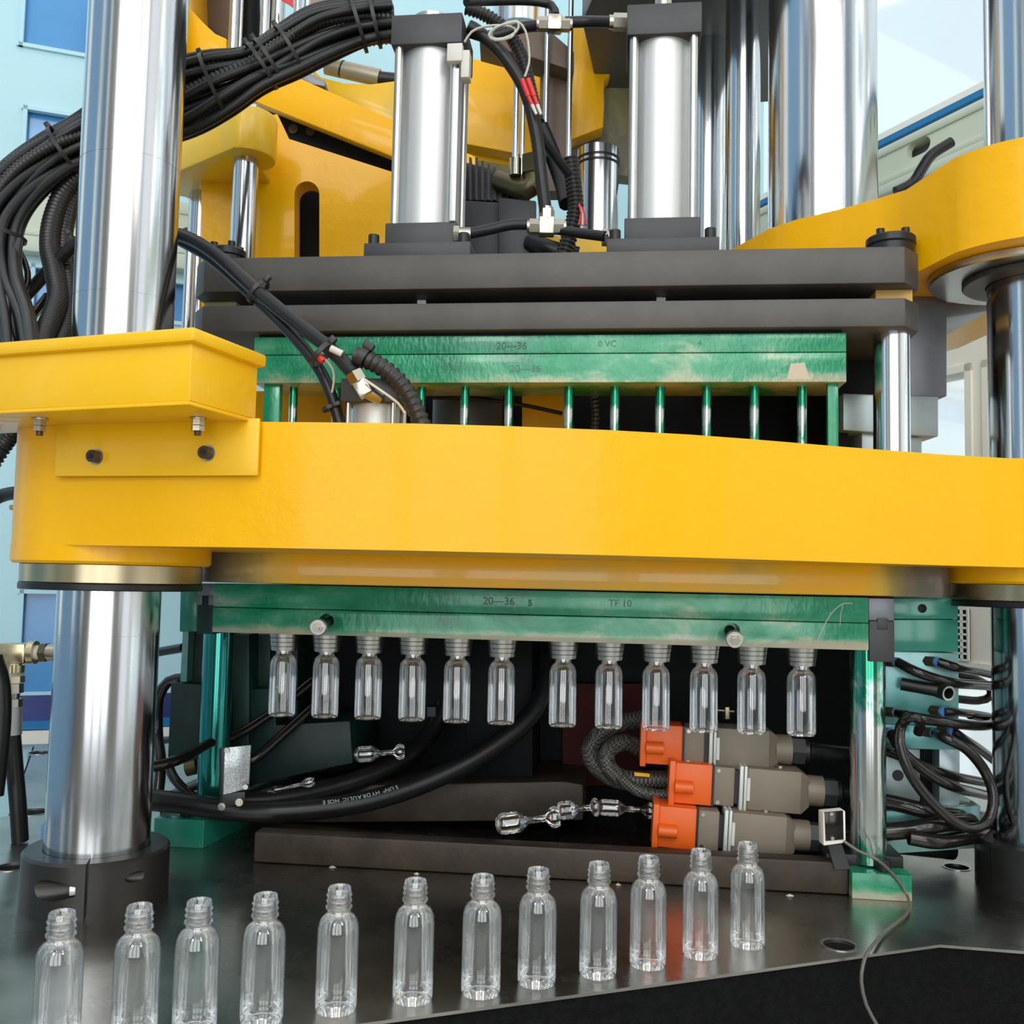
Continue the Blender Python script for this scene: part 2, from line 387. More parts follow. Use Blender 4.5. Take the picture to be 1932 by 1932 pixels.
# ================================================================ THE SETTING
FZ = -LIFT
def struct(name, mb, mat, bevel=0., label=None):
    return solo(name, mb, mat, label, None, None, bevel, kind='structure')
def vwall(length, z0, z1, holes, P, ang, th):
    """upright wall from P along angle ang with openings (s0,s1,za,zb)"""
    m = holed([(0, z0), (length, z0), (length, z1), (0, z1)], [[(a, c), (b, c), (b, d), (a, d)] for a, b, c, d in holes], 0, th)
    M = Matrix.Translation(P) @ rotz(ang) @ Matrix(((1, 0, 0, 0), (0, 0, 1, 0), (0, 1, 0, 0), (0, 0, 0, 1)))
    m.v = [tuple(M @ Vector(p)) for p in m.v]; return m
wn = [0]
def window(P, ang, a, b, c, d, th, mullions=1, fm=None, gm=None, t=.05):
    """frame, mullions and pane filling an opening"""
    wn[0] += 1; M = Matrix.Translation(P) @ rotz(ang)
    w = thing('window_%d' % wn[0], None, None, M @ Vector(((a+b)/2, 0, c)), kind='structure')
    f = MB()
    for z in (c+t/2, d-t/2): f.box(((a+b)/2, th/2, z), (b-a, th*1.2, t), M)
    for x in [a+t/2, b-t/2]+[a+(b-a)*(i+1)/(mullions+1) for i in range(mullions)]: f.box((x, th/2, (c+d)/2), (t, th*1.2, d-c), M)
    part('window_frame', f, fm or CREAMF, w)
    part('pane', MB().box(((a+b)/2, th/2, (c+d)/2), (b-a-.02, .008, d-c-.02), M), gm or GLASS, w)
struct('floor', MB().box((0, .8, FZ-.05), (10, 9, .1)), FLOORM)
# hall wall behind the photographer with tall windows, and the wall on the window side
WF = Vector((5, -3.3, 0)); ho = [(.4, 1.3, FZ+.9, 4.6), (3.05, 4.25, FZ+.4, 4.6), (4.4, 5.6, FZ+.4, 4.6), (5.75, 6.95, FZ+.4, 4.6), (8.7, 9.6, FZ+.9, 4.6)]
struct('wall_front', vwall(10, FZ, 5.2, ho, WF, math.pi, .15), WALLW)
for h in ho: window(WF, math.pi, *h, .15, 0)
WL = Vector((-5, -3.3, 0)); ho = [(1.2, 2.2, FZ+.9, 4.6), (5.2, 6.4, FZ+.9, 4.6)]
struct('wall_left', vwall(8.5, FZ, 5.2, ho, WL, math.pi/2, .15), WALLB)
for h in ho: window(WL, math.pi/2, *h, .15, 1)
# housings of the two added lamps
for i, (x, y) in enumerate(((-.9, -1.3), (1.3, -1.0))):
    t = thing('added_fill_lamp', 'long added fill lamp ' + ('nearer the tall windows on the door side' if i else 'over the aisle in front of the press'), 'lamp', (x, y, 2.32))
    part('housing', MB().box((x, y, 2.37), (.56, 1.66, .08)), WALLW, t, bevel=.01)
    for s in (-1, 1): part('hanger_rod', MB().cyl((x, y+s*.6, 2.41), (x, y+s*.6, 3.2), .006, 8), STEEL, t)

# enclosure wall behind the press: pale cyan sheet with blue panes, slotted pale green beam
BP = Vector((-1.43, 3.0, 0)); BD = Vector((.39, .135, 0)).normalized(); BN = Vector((-BD.y, BD.x, 0))
BA = math.atan2(BD.y, BD.x)
def bw(px, py, off=0.):
    """s along the back wall and height of a pixel on it"""
    P = pl(px, py, BP+BN*off, BN); return (P-BP).dot(BD), P.z
def bwbox(px0, py0, px1, py1, front, back, mid=None):
    """box on the back wall spanning the two pixels; front/back are distances from the wall face (towards us negative)"""
    s0, za = bw(px0, py0); s1, zb = bw(px1, py1)
    m = MB(); a = BP+BD*s0+BN*front; b = BP+BD*s1+BN*front
    return m.prism([(a.x, a.y, zb), (b.x, b.y, zb), (b.x, b.y, za), (a.x, a.y, za)], BN*(back-front))
def bwin(cs):
    q = [bw(*c) for c in cs]; return (min(c[0] for c in q), max(c[0] for c in q), min(c[1] for c in q), max(c[1] for c in q))
ws = [bwin(((50, -160), (172, 112))), bwin(((45, 200), (172, 352))), bwin(((60, 498), (375, 618))), bwin(((38, 1112), (112, 1312))), bwin(((112, 1112), (232, 1312)))]
S0, S1 = -1.2, 2.55
struct('wall_back', vwall(S1-S0, FZ, 2.6, [(a-S0, b-S0, c, d) for a, b, c, d in ws], BP+BD*S0, BA, .06), PANEL)
for a, b, c, d in ws:
    wn[0] += 1; w = thing('window_%d' % wn[0], None, None, BP+BD*((a+b)/2)+Vector((0, 0, c)), kind='structure')
    M = Matrix.Translation(BP) @ rotz(BA)
    part('pane', MB().box(((a+b)/2, .03, (c+d)/2), (b-a, .012, d-c), M), BLUEGL, w)
    f = MB(); t = .012
    for z in (c+t/2, d-t/2): f.box(((a+b)/2, .0, z), (b-a+t, .02, t), M)
    for x in (a+t/2, b-t/2): f.box((x, .0, (c+d)/2), (t, .02, d-c), M)
    part('window_frame', f, PANEL, w)
def slotted(L, h, th, slots):
    m = holed([(0, 0), (L, 0), (L, h), (0, h)], slots, 0, th); return m
def pill(x, y, w, h, n=8):
    r = h/2; return [(x+w/2-r+r*math.cos(a), y+r*math.sin(a)) for a in [-math.pi/2+math.pi*i/n for i in range(n+1)]] + \
                    [(x-w/2+r+r*math.cos(a), y+r*math.sin(a)) for a in [math.pi/2+math.pi*i/n for i in range(n+1)]]
VT = Matrix(((1, 0, 0, 0), (0, 0, 1, 0), (0, 1, 0, 0), (0, 0, 0, 1)))
def beam(P, ang, L, z0, z1, th, slots, name):
    h = z1-z0; t = thing(name, None, None, P+Vector((0, 0, z0)), kind='structure')
    M = Matrix.Translation(P+Vector((0, 0, z0))) @ rotz(ang) @ VT
    m = slotted(L, h*.52, .02, slots); m.v = [tuple(M @ (Vector(p)+Vector((0, h*.30, -th)))) for p in m.v]
    part('slotted_web', m, CREAMF, t)
    M2 = Matrix.Translation(P+Vector((0, 0, z0))) @ rotz(ang)
    part('upper_flange', MB().box((L/2, -th/2, h*.90), (L, th*1.25, h*.18), M2), CREAMF, t, bevel=.006)
    part('lower_flange', MB().box((L/2, -th/2, h*.15), (L, th*1.25, h*.22), M2), CREAMF, t, bevel=.006)
    part('lip', MB().box((L/2, -th*.6, h*.30), (L, th*1.05, .02), M2), CREAMF, t, bevel=.004)
    part('inner_web', MB().box((L/2, -.006, h*.5), (L, .01, h*.8), M2), GREYBLK, t)
    return t
_, bz1 = bw(80, 354); _, bz0 = bw(80, 492)
beam(BP+BD*S0, BA, S1-S0, bz0, bz1, .05, [pill(x, .055, .13, .05) for x in [S*.36+.18 for S in range(10)]], 'trim_1')
a, b = bw(0, 1360), bw(0, 1376)
struct('trim_2', MB().box(((S0+S1)/2, -.012, (a[1]+b[1])/2), (S1-S0, .024, a[1]-b[1]), Matrix.Translation(BP) @ rotz(BA)), BLUELINE)
a, b = bw(0, 1378), bw(0, 1402)
struct('trim_3', MB().box(((S0+S1)/2, -.02, (a[1]+b[1])/2), (S1-S0, .04, a[1]-b[1]), Matrix.Translation(BP) @ rotz(BA)), BEIGE)
a, b = bw(0, 1312), bw(0, 1360)
struct('trim_4', MB().box(((S0+S1)/2, -.008, (a[1]+b[1])/2), (S1-S0, .016, a[1]-b[1]), Matrix.Translation(BP) @ rotz(BA)), NAVY)

# enclosure side towards the bright yard: big glazed openings, slotted beam, grille panel
RP = Vector((.966, 2.6, 0)); RD = Vector((.145, -.296, 0)).normalized(); RN = Vector((-RD.y, RD.x, 0))
RA = math.atan2(RD.y, RD.x)
def rw(px, py):
    P = pl(px, py, RP, RN); return (P-RP).dot(RD), P.z
zb_hi = rw(1655, 290)[1]; zb_lo = rw(1655, 396)[1]
R0 = -1.05
ho = [(-.90-R0, -.22-R0, zb_hi+.03, 2.15), (-.20-R0, 1.2-R0, zb_hi+.03, 2.15), (1.3-R0, 2.5-R0, zb_hi+.03, 2.15),
      (-.35-R0, .30-R0, .02, .545), (.33-R0, 1.2-R0, .02, .545), (1.3-R0, 2.5-R0, .02, .545), (-.35-R0, .30-R0, .615, zb_lo-.06), (.33-R0, 1.2-R0, .615, zb_lo-.06), (1.3-R0, 2.5-R0, .615, zb_lo-.06),
      (-.1-R0, .40-R0, -.52, -.17), (.46-R0, 1.2-R0, -.52, -.17), (1.3-R0, 2.5-R0, -.52, -.17)]
struct('wall_right', vwall(4.0, FZ, 2.6, ho, RP+RD*R0, RA, .06), BEIGE)
for h in ho: window(RP+RD*R0, RA, *h, .06, 0, BEIGE, t=.018)
beam(RP+RD*R0, RA, 4.0, zb_lo, zb_hi-.02, .05, [pill(.26*i+.2, .05, .075, .04) for i in range(14)], 'trim_5')
struct('trim_6', MB().box((2.0, -.012, zb_hi+.010), (4.0, .03, .016), Matrix.Translation(RP+RD*R0) @ rotz(RA)), BLUELINE)
# ventilation grille on the lower panel
s0, za = rw(1806, 1148); s1, zb = rw(1832, 1246)
t = thing('vent_grille', 'white square-hole vent grille on the wall beyond the green side block', 'grille', RP+RD*((s0+s1)/2)+Vector((0, 0, zb)))
M = Matrix.Translation(RP) @ rotz(RA)
part('backing', MB().box(((s0+s1)/2, -.004, (za+zb)/2), (s1-s0, .006, za-zb), M), DARKIN, t)
for i in range(3): part('bar', MB().box((s0+(s1-s0)*i/2, -.009, (za+zb)/2), (.0065, .003, za-zb), M), BEIGE, t)
for i in range(9): part('bar', MB().box(((s0+s1)/2, -.009, zb+(za-zb)*i/8), (s1-s0, .003, .005), M), BEIGE, t)

# ================================================================ MACHINE BED
TZ = -.385
CLX, CLY = -.4845, 1.195          # near chrome tie bar
CRX, CRY = .703, 1.310            # far chrome tie bar
bed_out = [(-1.0, .56), (-.125, .879), (.183, .991), (.475, 1.099), (.60, 1.078), (1.15, 1.0), (1.2, 1.5), (.85, 2.3), (.2, 2.6), (-1.05, 2.22), (-.78, 1.58), (-1.0, 1.2)]
hl = [(20, 1636, .019), (75, 1420, .022), (60, 1532, .026), (1583, 1783, .0175), (1805, 1636, .017)]
hs = []; hp = []
for x, y, r in hl:
    P = pz(x, y, TZ); hs.append(circle(P.x, P.y, r)); hp.append((P.x, P.y, r))
bed = thing('machine_bed', 'dark oily steel bed plate carrying the press and bottle row', 'machine bed', (0, 1.5, FZ))
part('bed_plate', holed(bed_out, hs, TZ-.003, TZ), BED, bed)
part('bed_casting', MB().zprism([(x*1.0, y+.004 if y < 1.2 else y-.01) for x, y in bed_out], FZ, TZ-.0031), BEDSIDE, bed, label='rough black cast side of the bed')
for x, y, r in hp:
    part('hole_sleeve', MB().lathe([(r-.001, TZ-.044), (r-.001, TZ+.0005), (r+.0025, TZ+.0008), (r+.0025, TZ-.044)], 28, Matrix.Translation((x, y, 0)), cap=False), STEEL, bed)
    part('hole_floor', MB().cyl((x, y, TZ-.043), (x, y, TZ-.040), r-.002, 28), DARKIN, bed)
for i, (x, y) in enumerate(((627, 1637), (786, 1650), (1490, 1691), (1166, 1670), (1260, 1558))):
    P = pz(x, y, TZ); m = MB(); random.seed(i)
    m.add([(P.x+.006*math.cos(a)*random.uniform(.5, 1), P.y+.006*math.sin(a)*random.uniform(.5, 1), TZ+.0005) for a in [k*.9 for k in range(7)]]+[(P.x, P.y, TZ+.003)], [(k, (k+1) % 7, 7) for k in range(7)]+[tuple(range(7))[::-1]])
    solo('plastic_chip', m, WHITE, 'tiny pale plastic chip lying on the dark bed plate', 'chip', 'plastic chips on the bed')

# ================================================================ CHROME TIE BARS
def tie_bar(x, y, label, z1, R=.059, rc=.082, seams=(), slot=-1.30, holes=True):
    t = thing('tie_bar', label, 'tie bar', (x, y, TZ))
    part('chrome_shaft', MB().cyl((x, y, TZ), (x, y, z1), R, 72), CHROME, t, smooth=40)
    M = Matrix.Translation((x, y, 0)); g = .020
    c = part('split_collar', MB().lathe([(R+.0006, TZ), (rc, TZ), (rc, TZ+.058), (rc-.003, TZ+.061), (R+.0006, TZ+.061)], 64, M, slot+g, slot+2*math.pi-g), COLLAR, t)
    for a, rr, dz in (((slot-.53, .0115, .032), (slot+.66, .0060, .040)) if holes else ()):
        d = Vector((math.cos(a), math.sin(a), 0)); P = Vector((x, y, TZ+dz))
        tdir = Vector((-d.y, d.x, 0)); q = tdir if a > slot else -tdir
        w = (d*.50+q*.86).normalized(); cut(c, [MB().cyl(P+d*rc-w*.030, P+d*rc+w*.06, rr, 24)])
        part('clamp_screw', MB().cyl(P+d*rc-w*.032, P+d*rc-w*.024, rr*.85, 16), STEEL, t)
    for z in seams:
        part('seam_line', MB().lathe([(R-.001, z-.0004), (R+.00025, z), (R-.001, z+.0004)], 72, M, cap=False), COLLAR, t)
    return t
def zat(px, py, x, y): return pt(px, py, y).z
tie_bar(CLX, CLY, 'thick chrome tie bar rising through the yellow box, split collar at its foot', .95, seams=(zat(235, 282, 0, 1.137), zat(200, 1202, 0, 1.137), zat(215, 546, 0, 1.137)))
tie_bar(CRX, CRY, 'thick chrome tie bar beside the black hose loops, cut by the picture edge', 1.15, seams=(.34, .29), holes=False, slot=-2.9)

# ================================================================ YELLOW MIDDLE PLATEN
ZT, ZB = .162, .029
BR = .1125
BXL = -.4815
front = [(-.27, 1.030), (-.206, 1.0255), (-.105, 1.020), (-.004, 1.0245), (.098, 1.0365), (.189, 1.056), (.262, 1.080), (.383, 1.126), (.516, 1.172), (.60, 1.192)]
def arc(cx, cy, r, a0, a1, n): return [(cx+r*math.cos(a0+(a1-a0)*i/n), cy+r*math.sin(a0+(a1-a0)*i/n)) for i in range(n+1)]
outl = arc(BXL, CLY, BR, math.radians(110), math.radians(252), 26) + front + arc(CRX, CRY, .122, math.radians(-98), math.radians(60), 22) + [(.4, 1.9), (0, 2.0), (-.3, 1.75)]
pla = thing('middle_platen', 'broad yellow cast platen curving across the middle of the press', 'platen', (.1, 1.3, ZB))
winp = [(-.33, 1.25), (-.25, 1.155), (.25, 1.155), (.42, 1.25), (.42, 1.62), (-.28, 1.62)]
m = holed(outl, [circle(CLX, CLY, .0602, 40), circle(CRX, CRY, .0602, 40)], ZB, ZT)
part('cast_body', m, YEL, pla, bevel=0)
def ring(x, y, r0, r1, z0, z1, b=.0): return MB().lathe([(r0, z0), (r1-b, z0), (r1, z0+b), (r1, z1-b), (r1-b, z1), (r0, z1), (r0, z0)], 64, Matrix.Translation((x, y, 0)), cap=False)
for x, y, r in ((BXL, CLY, BR+.0005), (CRX, CRY, .1225)):
    lip = part('boss_lip', ring(x, y, .0602, r, .009, ZB+.004, .003), YEL, pla)
    rg = part('wiper_ring', ring(x, y, .0602, r-.010, -.013, .009, .001), BRASSY, pla, label='bronze toned steel wiper ring')
    part('seal', ring(x, y, .0602, r-.009, -.021, -.013, .001), RUB, rg)
# lower bolster plate under the platen
bl = [(-.412, 1.325), (-.408, 1.295), (-.390, 1.278), (-.362, 1.2735), (.530, 1.262), (.556, 1.266), (.574, 1.285), (.580, 1.32), (.60, 1.75), (-.36, 1.75)]
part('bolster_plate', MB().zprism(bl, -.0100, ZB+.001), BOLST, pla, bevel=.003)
part('grease_nipple', MB().cyl(pt(44, 958, 1.19), pt(36, 958, 1.19), .0055, 6).cyl(pt(36, 958, 1.19), pt(20, 957, 1.19), .0035, 12), ZINC, pla)

# yellow sheet-metal box on an angle bracket
corner = Vector((-.311, .932)); yaw = math.radians(-19.5)
cb, sb = math.cos(yaw), math.sin(yaw)
def BX(a, b, z): return Vector((corner.x-a*cb+b*(-sb), corner.y-a*sb+b*cb, z))     # a leftwards along the front, b back
zb0, zb1 = .1655, .2225
m = MB()
def bxp(a0, a1, b0, b1, z0, z1): return MB().prism([BX(a0, b0, z0), BX(a1, b0, z0), BX(a1, b1, z0), BX(a0, b1, z0)], (0, 0, z1-z0))
bx = thing('cable_box', 'yellow sheet-metal cable box bolted to the yellow platen', 'box', BX(.2, .05, zb0))
part('tray', bxp(0, .42, 0, .110, zb0, zb1), YELB, bx, bevel=.0012)
part('lid', bxp(-.007, .427, -.007, .117, zb1-.001, zb1+.0135), YELB, bx, bevel=.004)
br = part('bracket_flange', bxp(0, .42, -.001, .113, zb0-.004, zb0), YELB, bx, bevel=.001)
pa, pb = Vector((-.536, 1.087, 0)), Vector((-.2725, 1.0265, 0)); dd = (pb-pa).normalized(); nn = Vector((dd.y, -dd.x, 0))
s_l = -(.536-.5); zlo = pt(300, 900, 1.06).z
def onface(px, py):
    P = pl(px, py, pa+nn*.004, nn); return P
q = [onface(107, 806), onface(489, 799), onface(486, 893), onface(107, 903)]
q[0].z = q[1].z = zb0-.001; q[2].z = q[3].z = zlo
q[3].x, q[3].y = q[0].x, q[0].y; q[2].x, q[2].y = q[1].x, q[1].y
part('bracket_leg', MB().prism(q, -nn*.0038), YELB, bx, bevel=.001)
for px, py in ((182, 862), (392, 855)):
    P = onface(px, py); s = part('socket_screw', MB().cyl(P-nn*.002, P+nn*.010, .0068, 20, bev=.0008), BROWNSCREW, bx)
    part('washer', MB().cyl(P, P+nn*.0012, .0088, 20), STEEL, s); part('hex_socket', MB().cyl(P+nn*.0095, P+nn*.0105, .0036, 6), BLKSCREW, s)
for px, py in ((76, 790), (374, 789)):
    P = pz(px, py, zb0-.0045)
    s = part('bolt', MB().cyl(P, P-Vector((0, 0, .018)), .0035, 12), BROWNSCREW, bx)
    part('washer', MB().cyl(P, P-Vector((0, 0, .0015)), .0085, 20), STEEL, s)
    part('nut', MB().hexa(P-Vector((0, 0, .0015)), P-Vector((0, 0, .0075)), .0068), NICK, s)
    part('nut', MB().hexa(P-Vector((0, 0, .0082)), P-Vector((0, 0, .0135)), .0068), NICK, s)

# ================================================================ LOWER MOULD HALF ON THE BOLSTER
uL, uR = dp(402, 1145)[0], dp(1639, 1180)[0]
z_t, z_s, z_b = -.0120, dp(1000, 1162)[1], -.0790
z_s = (dp(400, 1145)[1]+dp(1640, 1176)[1])/2
low = thing('lower_die_plate', 'green stained double die plate stamped 20-36 under the yellow platen', 'die plate', D(0, .05, z_b))
VD = .11
part('backing_plate', dbox(uL, uR, 0, VD, z_s+.0004, z_t), GREENS, low, bevel=.0008)
fp = part('cavity_plate', dbox(uL, uR, 0, VD, z_b, z_s-.0004), GREENS, low, bevel=.0008)
bolts = []
for px, py, hx, hy in ((601, 1183, 616, 1172), (1386, 1206, 1381, 1190)):
    u, z = dp(hx, hy); cut(fp, [MB().cyl(D(u, -.01, z), D(u, .026, z), .0102, 24)]); ut, zt_ = dp(px, py, -.048); bd = (D(ut, -.048, zt_)-D(u, .021, z)).normalized(); tip = D(ut, -.048, zt_)
    b = part('puller_bolt', MB().cyl(D(u, .021, z), D(ut, -.046, zt_), .0062, 20), BLKSCREW, low, label='bolt with bright washer standing out of its hole')
    part('washer', MB().cyl(tip-bd*.004, tip+bd*.004, .0110, 24, bev=.001), STEEL, b)
    part('hex_nut', MB().hexa(tip+bd*.004, tip+bd*.008, .0068), NICK, b)
    part('bolt_end', MB().cyl(tip+bd*.008, tip+bd*.012, .0035, 16), NICK, b)
def stamp(parent, s, px, py, v, size, mat, w=.0, nm='stamped_number'):
    u, z = dp(px, py, v); part(nm, text_mesh(s, size, D(u, v-.0002, z), E1, (0, 0, 1), .0002, w), mat, parent, smooth=0)
stamp(low, '20—36', 911, 1140, 0, .0142, INK, .0001); stamp(low, '5', 996, 1143, 0, .0115, INK, .0004); stamp(low, 'TF 10', 1148, 1144, 0, .013, INKL, 0, 'scribed_mark')
# cream paint drips and scratches on the front, as thin raised strokes
def stroke(parent, pts, r, mat, name='scratch', v=0.):
    part(name, MB().tube([D(*[(lambda q: (q[0], v-.0001, q[1]))(dp(x, y, v))][0]) for x, y in pts], r, 5, .006), mat, parent)
stroke(low, [(1608, 1139), (1590, 1139), (1568, 1158), (1550, 1190), (1542, 1210)], .0008, CREAMW)
stroke(low, [(1590, 1142), (1586, 1160), (1585, 1180)], .0005, CREAMW)
stroke(low, [(1320, 1175), (1330, 1190), (1335, 1205), (1348, 1178), (1352, 1172)], .0005, CREAMW)
stroke(low, [(1332, 1212), (1345, 1200), (1358, 1205), (1362, 1213)], .0004, CREAMW)
# guide posts, feet
def guide(px_top, py_top, px_bot, py_bot, v, r, z0, z1, mat, label):
    u, _ = dp(px_top, py_top, v); t = thing('guide_post', label, 'guide post', D(u, v, z0))
    part('post', MB().cyl(D(u, v, z0), D(u, v, z1), r, 40), mat, t); return t, u
gl, ugl = guide(411, 1250, 0, 0, .115, .0225, -.340, -.079, POSTD, 'green coated guide post behind the silver reflector plate')
gr, ugr = guide(1637, 1400, 0, 0, .032, .0225, -.350, -.079, POSTG, 'chrome guide post smeared green, beside the orange connectors')
# post foot blocks
def foot(name_label, quad, z1, extra=None):
    m = MB().prism([Vector((p[0], p[1], TZ)) for p in quad], (0, 0, z1-TZ))
    t = thing('post_foot', name_label, 'foot block', (sum(p[0] for p in quad)/4, sum(p[1] for p in quad)/4, TZ))
    part('block', m, GREENB if extra is None else extra, t, bevel=.0012); return t
u0 = dp(318, 1590, .085)[0]; u1 = dp(413, 1590, .085)[0]
fq = [D(ugl-.058, .052, 0), D(ugl+.016, .052, 0), D(ugl+.030, .20, 0), D(ugl-.058, .20, 0)]
f1 = foot('green stained foot block under the green coated post', fq, -.346, GREENB)
P = D(ugl-.022, .075, -.346); part('socket_screw', MB().cyl(P, P+Vector((0, 0, .013)), .0085, 20, bev=.0008), BLKSCREW, f1)
fq = [D(ugr-.030, -.012, 0), D(ugr+.042, -.012, 0), D(ugr+.042, .10, 0), D(ugr-.030, .10, 0)]
f2 = foot('pale green foot block at the bottom of the smeared chrome post', fq, -.353, GREENS)
P = D(ugr+.012, .004, -.353); part('socket_screw', MB().cyl(P, P+Vector((0, 0, .014)), .009, 20, bev=.0008), BLKSCREW, f2)
part('clamp_bar', MB().prism([D(ugr-.055, .018, -.353), D(ugr+.040, .018, -.353), D(ugr+.040, .08, -.353), D(ugr-.055, .08, -.353)], (0, 0, .014)), BLKSCREW, f2, bevel=.001)
# end clamps of the die
ua, ub = dp(372, 1150, .004)[0], uL-.0006
cl = thing('die_end_clamp', 'blue grey keyed end clamp next to the wiper ring', 'clamp', D((ua+ub)/2, .03, -.079))
part('clamp_body', dbox(ua, ub, .004, .09, -.082, -.030), GREEND, cl, bevel=.001); part('keyed_cap', dbox(ua, ub, .002, .09, -.0295, -.0125), GREYBLK, cl, bevel=.001)
for s in (ua+.0035, ub-.0035): part('key_leg', dbox(s-.0035, s+.0035, .0015, .02, -.042, -.029), GREYBLK, cl, bevel=.0005)
ua, ub = uR+.0006, dp(1686, 1180, .004)[0]
cl = thing('die_end_clamp', 'black keyed end clamp between the die and the green side block', 'clamp', D((ua+ub)/2, .03, -.09))
part('clamp_body', dbox(ua, ub, .000, .05, -.093, -.0415), DKGREY, cl, bevel=.001); part('keyed_cap', dbox(ua, ub, .002, .05, -.041, -.0125), GREYBLK, cl, bevel=.001)
part('key', dbox(ua+.010, ub-.008, -.001, .02, -.052, -.038), DKGREY, cl, bevel=.0005)
# ================================================================ NOZZLES AND BOTTLES
ORD = ['first', 'second', 'third', 'fourth', 'fifth', 'sixth', 'seventh', 'eighth', 'ninth', 'tenth', 'eleventh', 'twelfth']
RB = .0186
bprof = [(0, .0022), (.010, .0016), (.0150, .0004), (.0170, .0), (.0182, .0012), (RB, .004), (RB, .069), (.0180, .0745), (.0164, .0790), (.0138, .0822), (.0115, .0837), (.0106, .0850),
         (.0106, .0880), (.0119, .0887), (.0119, .0903), (.0106, .0912), (.0106, .0938), (.0116, .0946), (.0116, .0954), (.0106, .0962), (.0106, .0988), (.0116, .0996), (.0116, .1004), (.0106, .1012), (.0106, .1062), (.0101, .1068), (.0094, .1060), (.0094, .0850)]
# standing row
bs = [(-.361, .807), (-.305, .827), (-.260, .843), (-.208, .862), (-.148, .888), (-.082, .913), (-.020, .930), (.033, .956), (.094, .980), (.147, 1.006), (.206, 1.036), (.263, 1.068)]
me = MB().lathe(bprof, 40, cap=False).mesh('plastic_bottle')
def bottle(x, y, z, label, group, n=[0]):
    global b0
    if n[0] == 0:
        b0 = solo('plastic_bottle', me, PET, label, 'bottle', group, smooth=50, loc=(0, 0, 0)); o = b0
    else:
        o = b0.copy(); COL.objects.link(o); o['label'] = label; o['group'] = group
    n[0] += 1; o.location = (x, y, z); o.rotation_euler.z = n[0]*.7; return o
for i, (x, y) in enumerate(bs):
    lb = 'clear empty bottle standing on the bed, ' + ('at the near end of the row' if i == 0 else 'at the far end of the row' if i == 11 else ORD[i]+' from the near end of the row')
    bottle(x, y+RB, TZ+.0002, lb, 'clear bottles standing in a row on the bed')
xs12 = [533, 614, 695, 778, 862, 946, 1062, 1149, 1238, 1328, 1418, 1512]
VN = .030
zbase = (dp(533, 1350, VN)[1]+dp(1512, 1386, VN)[1])/2
zn = zbase+.0895
ny = [1340+(1372-1340)*(x-533)/980 for x in xs12]
for i, x in enumerate(xs12):
    u = dp(x, 1300, VN)[0]; P = D(u, VN, 0); far = 'closest to the green coated post' if i == 0 else 'closest to the smeared chrome post' if i == 11 else ORD[i]+' counted from the green coated post'
    t = thing('neck_holder', 'ringed steel neck holder under the die plate, '+far, 'nozzle', (P.x, P.y, zn), 'neck holders under the lower die')
    M = Matrix.Translation((P.x, P.y, 0)); h = z_b-zn
    prof = [(.0108, zn)]; R0_, R1_ = .0176, .0205
    for k in range(4):
        a = k/4; b = (k+1)/4; ra = R0_+(R1_-R0_)*a; rb = R0_+(R1_-R0_)*b
        prof += [(ra-.0005, zn+h*a), (ra, zn+h*a+.0005), (rb, zn+h*b-.0006), (rb-.0009, zn+h*b-.0004)]
    part('ringed_cone', MB().lathe(prof, 36, M), STEEL, t)
    part('neck_gripper', MB().lathe([(.0108, zn-.0016), (.0122, zn-.001), (.0122, zn), (.0108, zn)], 28, M, cap=False), CHROME2, t)
    bottle(P.x, P.y, zbase, 'clear bottle hanging by its neck, '+far, 'clear bottles hanging under the lower die')

# ================================================================ UPPER MOULD: BLACK PLATES, GREEN STRIPPER, RODS
PZ = [(.3975, .4460), (.3400, .3775)]
def chamf(u0, u1, v0, v1, c): return [D(u0+c, v0, 0), D(u1-c, v0, 0), D(u1, v0+c*1.2, 0), D(u1, v1-c, 0), D(u1-c, v1, 0), D(u0+c, v1, 0), D(u0, v1-c, 0), D(u0, v0+c*1.2, 0)]
ql = chamf(-.470, .534, 0, .26, .0255)
for (z0, z1), lb in zip(PZ, ('upper blackened steel plate carrying the two aluminium cylinders', 'lower blackened steel plate just above the green stripper bars')):
    solo('black_plate', MB().zprism([(p.x, p.y) for p in ql], z0, z1), BLKOX, lb, 'steel plate', bevel=.0014)
zu = [(dp(1597, 624.5, .012)[1]+dp(700, 638, .012)[1])/2, (dp(1597, 661, .012)[1]+dp(700, 672, .012)[1])/2, (dp(1597, 717.6, .012)[1]+dp(700, 725, .012)[1])/2]
ua, ub = dp(478, 690, .012)[0], dp(1597, 690, .012)[0]
st = thing('stripper_bar', 'pair of wet green stripper bars stamped 20-36 above the row of rods', 'mould bar', D(0, .06, zu[2]))
part('top_bar', dbox(ua, ub, .012, .11, zu[1]+.0005, zu[0]), GREENW, st, bevel=.0008)
part('bottom_bar', dbox(ua, ub, .012, .11, zu[2], zu[1]-.0005), GREENW, st, bevel=.0008)
part('shim', dbox(ua+.004, ub-.004, .02, .10, zu[0], PZ[1][0]), DARKIN, st)
stamp(st, '20—36', 936, 659, .012, .0142, INK, .0001); stamp(st, '20—36', 962, 702, .012, .0142, INKL, .0); stamp(st, '0 VC', 1128, 654, .012, .012, INKL, 0, 'scribed_mark'); stamp(st, '4', 1316, 653, .012, .012, INKL, 0, 'scribed_mark')
pk = part('bare_paper_patch', dslab([(1492, 686), (1518, 684), (1528, 716), (1484, 716)], .0118, .0006), plain('bare_patch', (.50, .44, .33), .5), st, label='pale peeled patch')
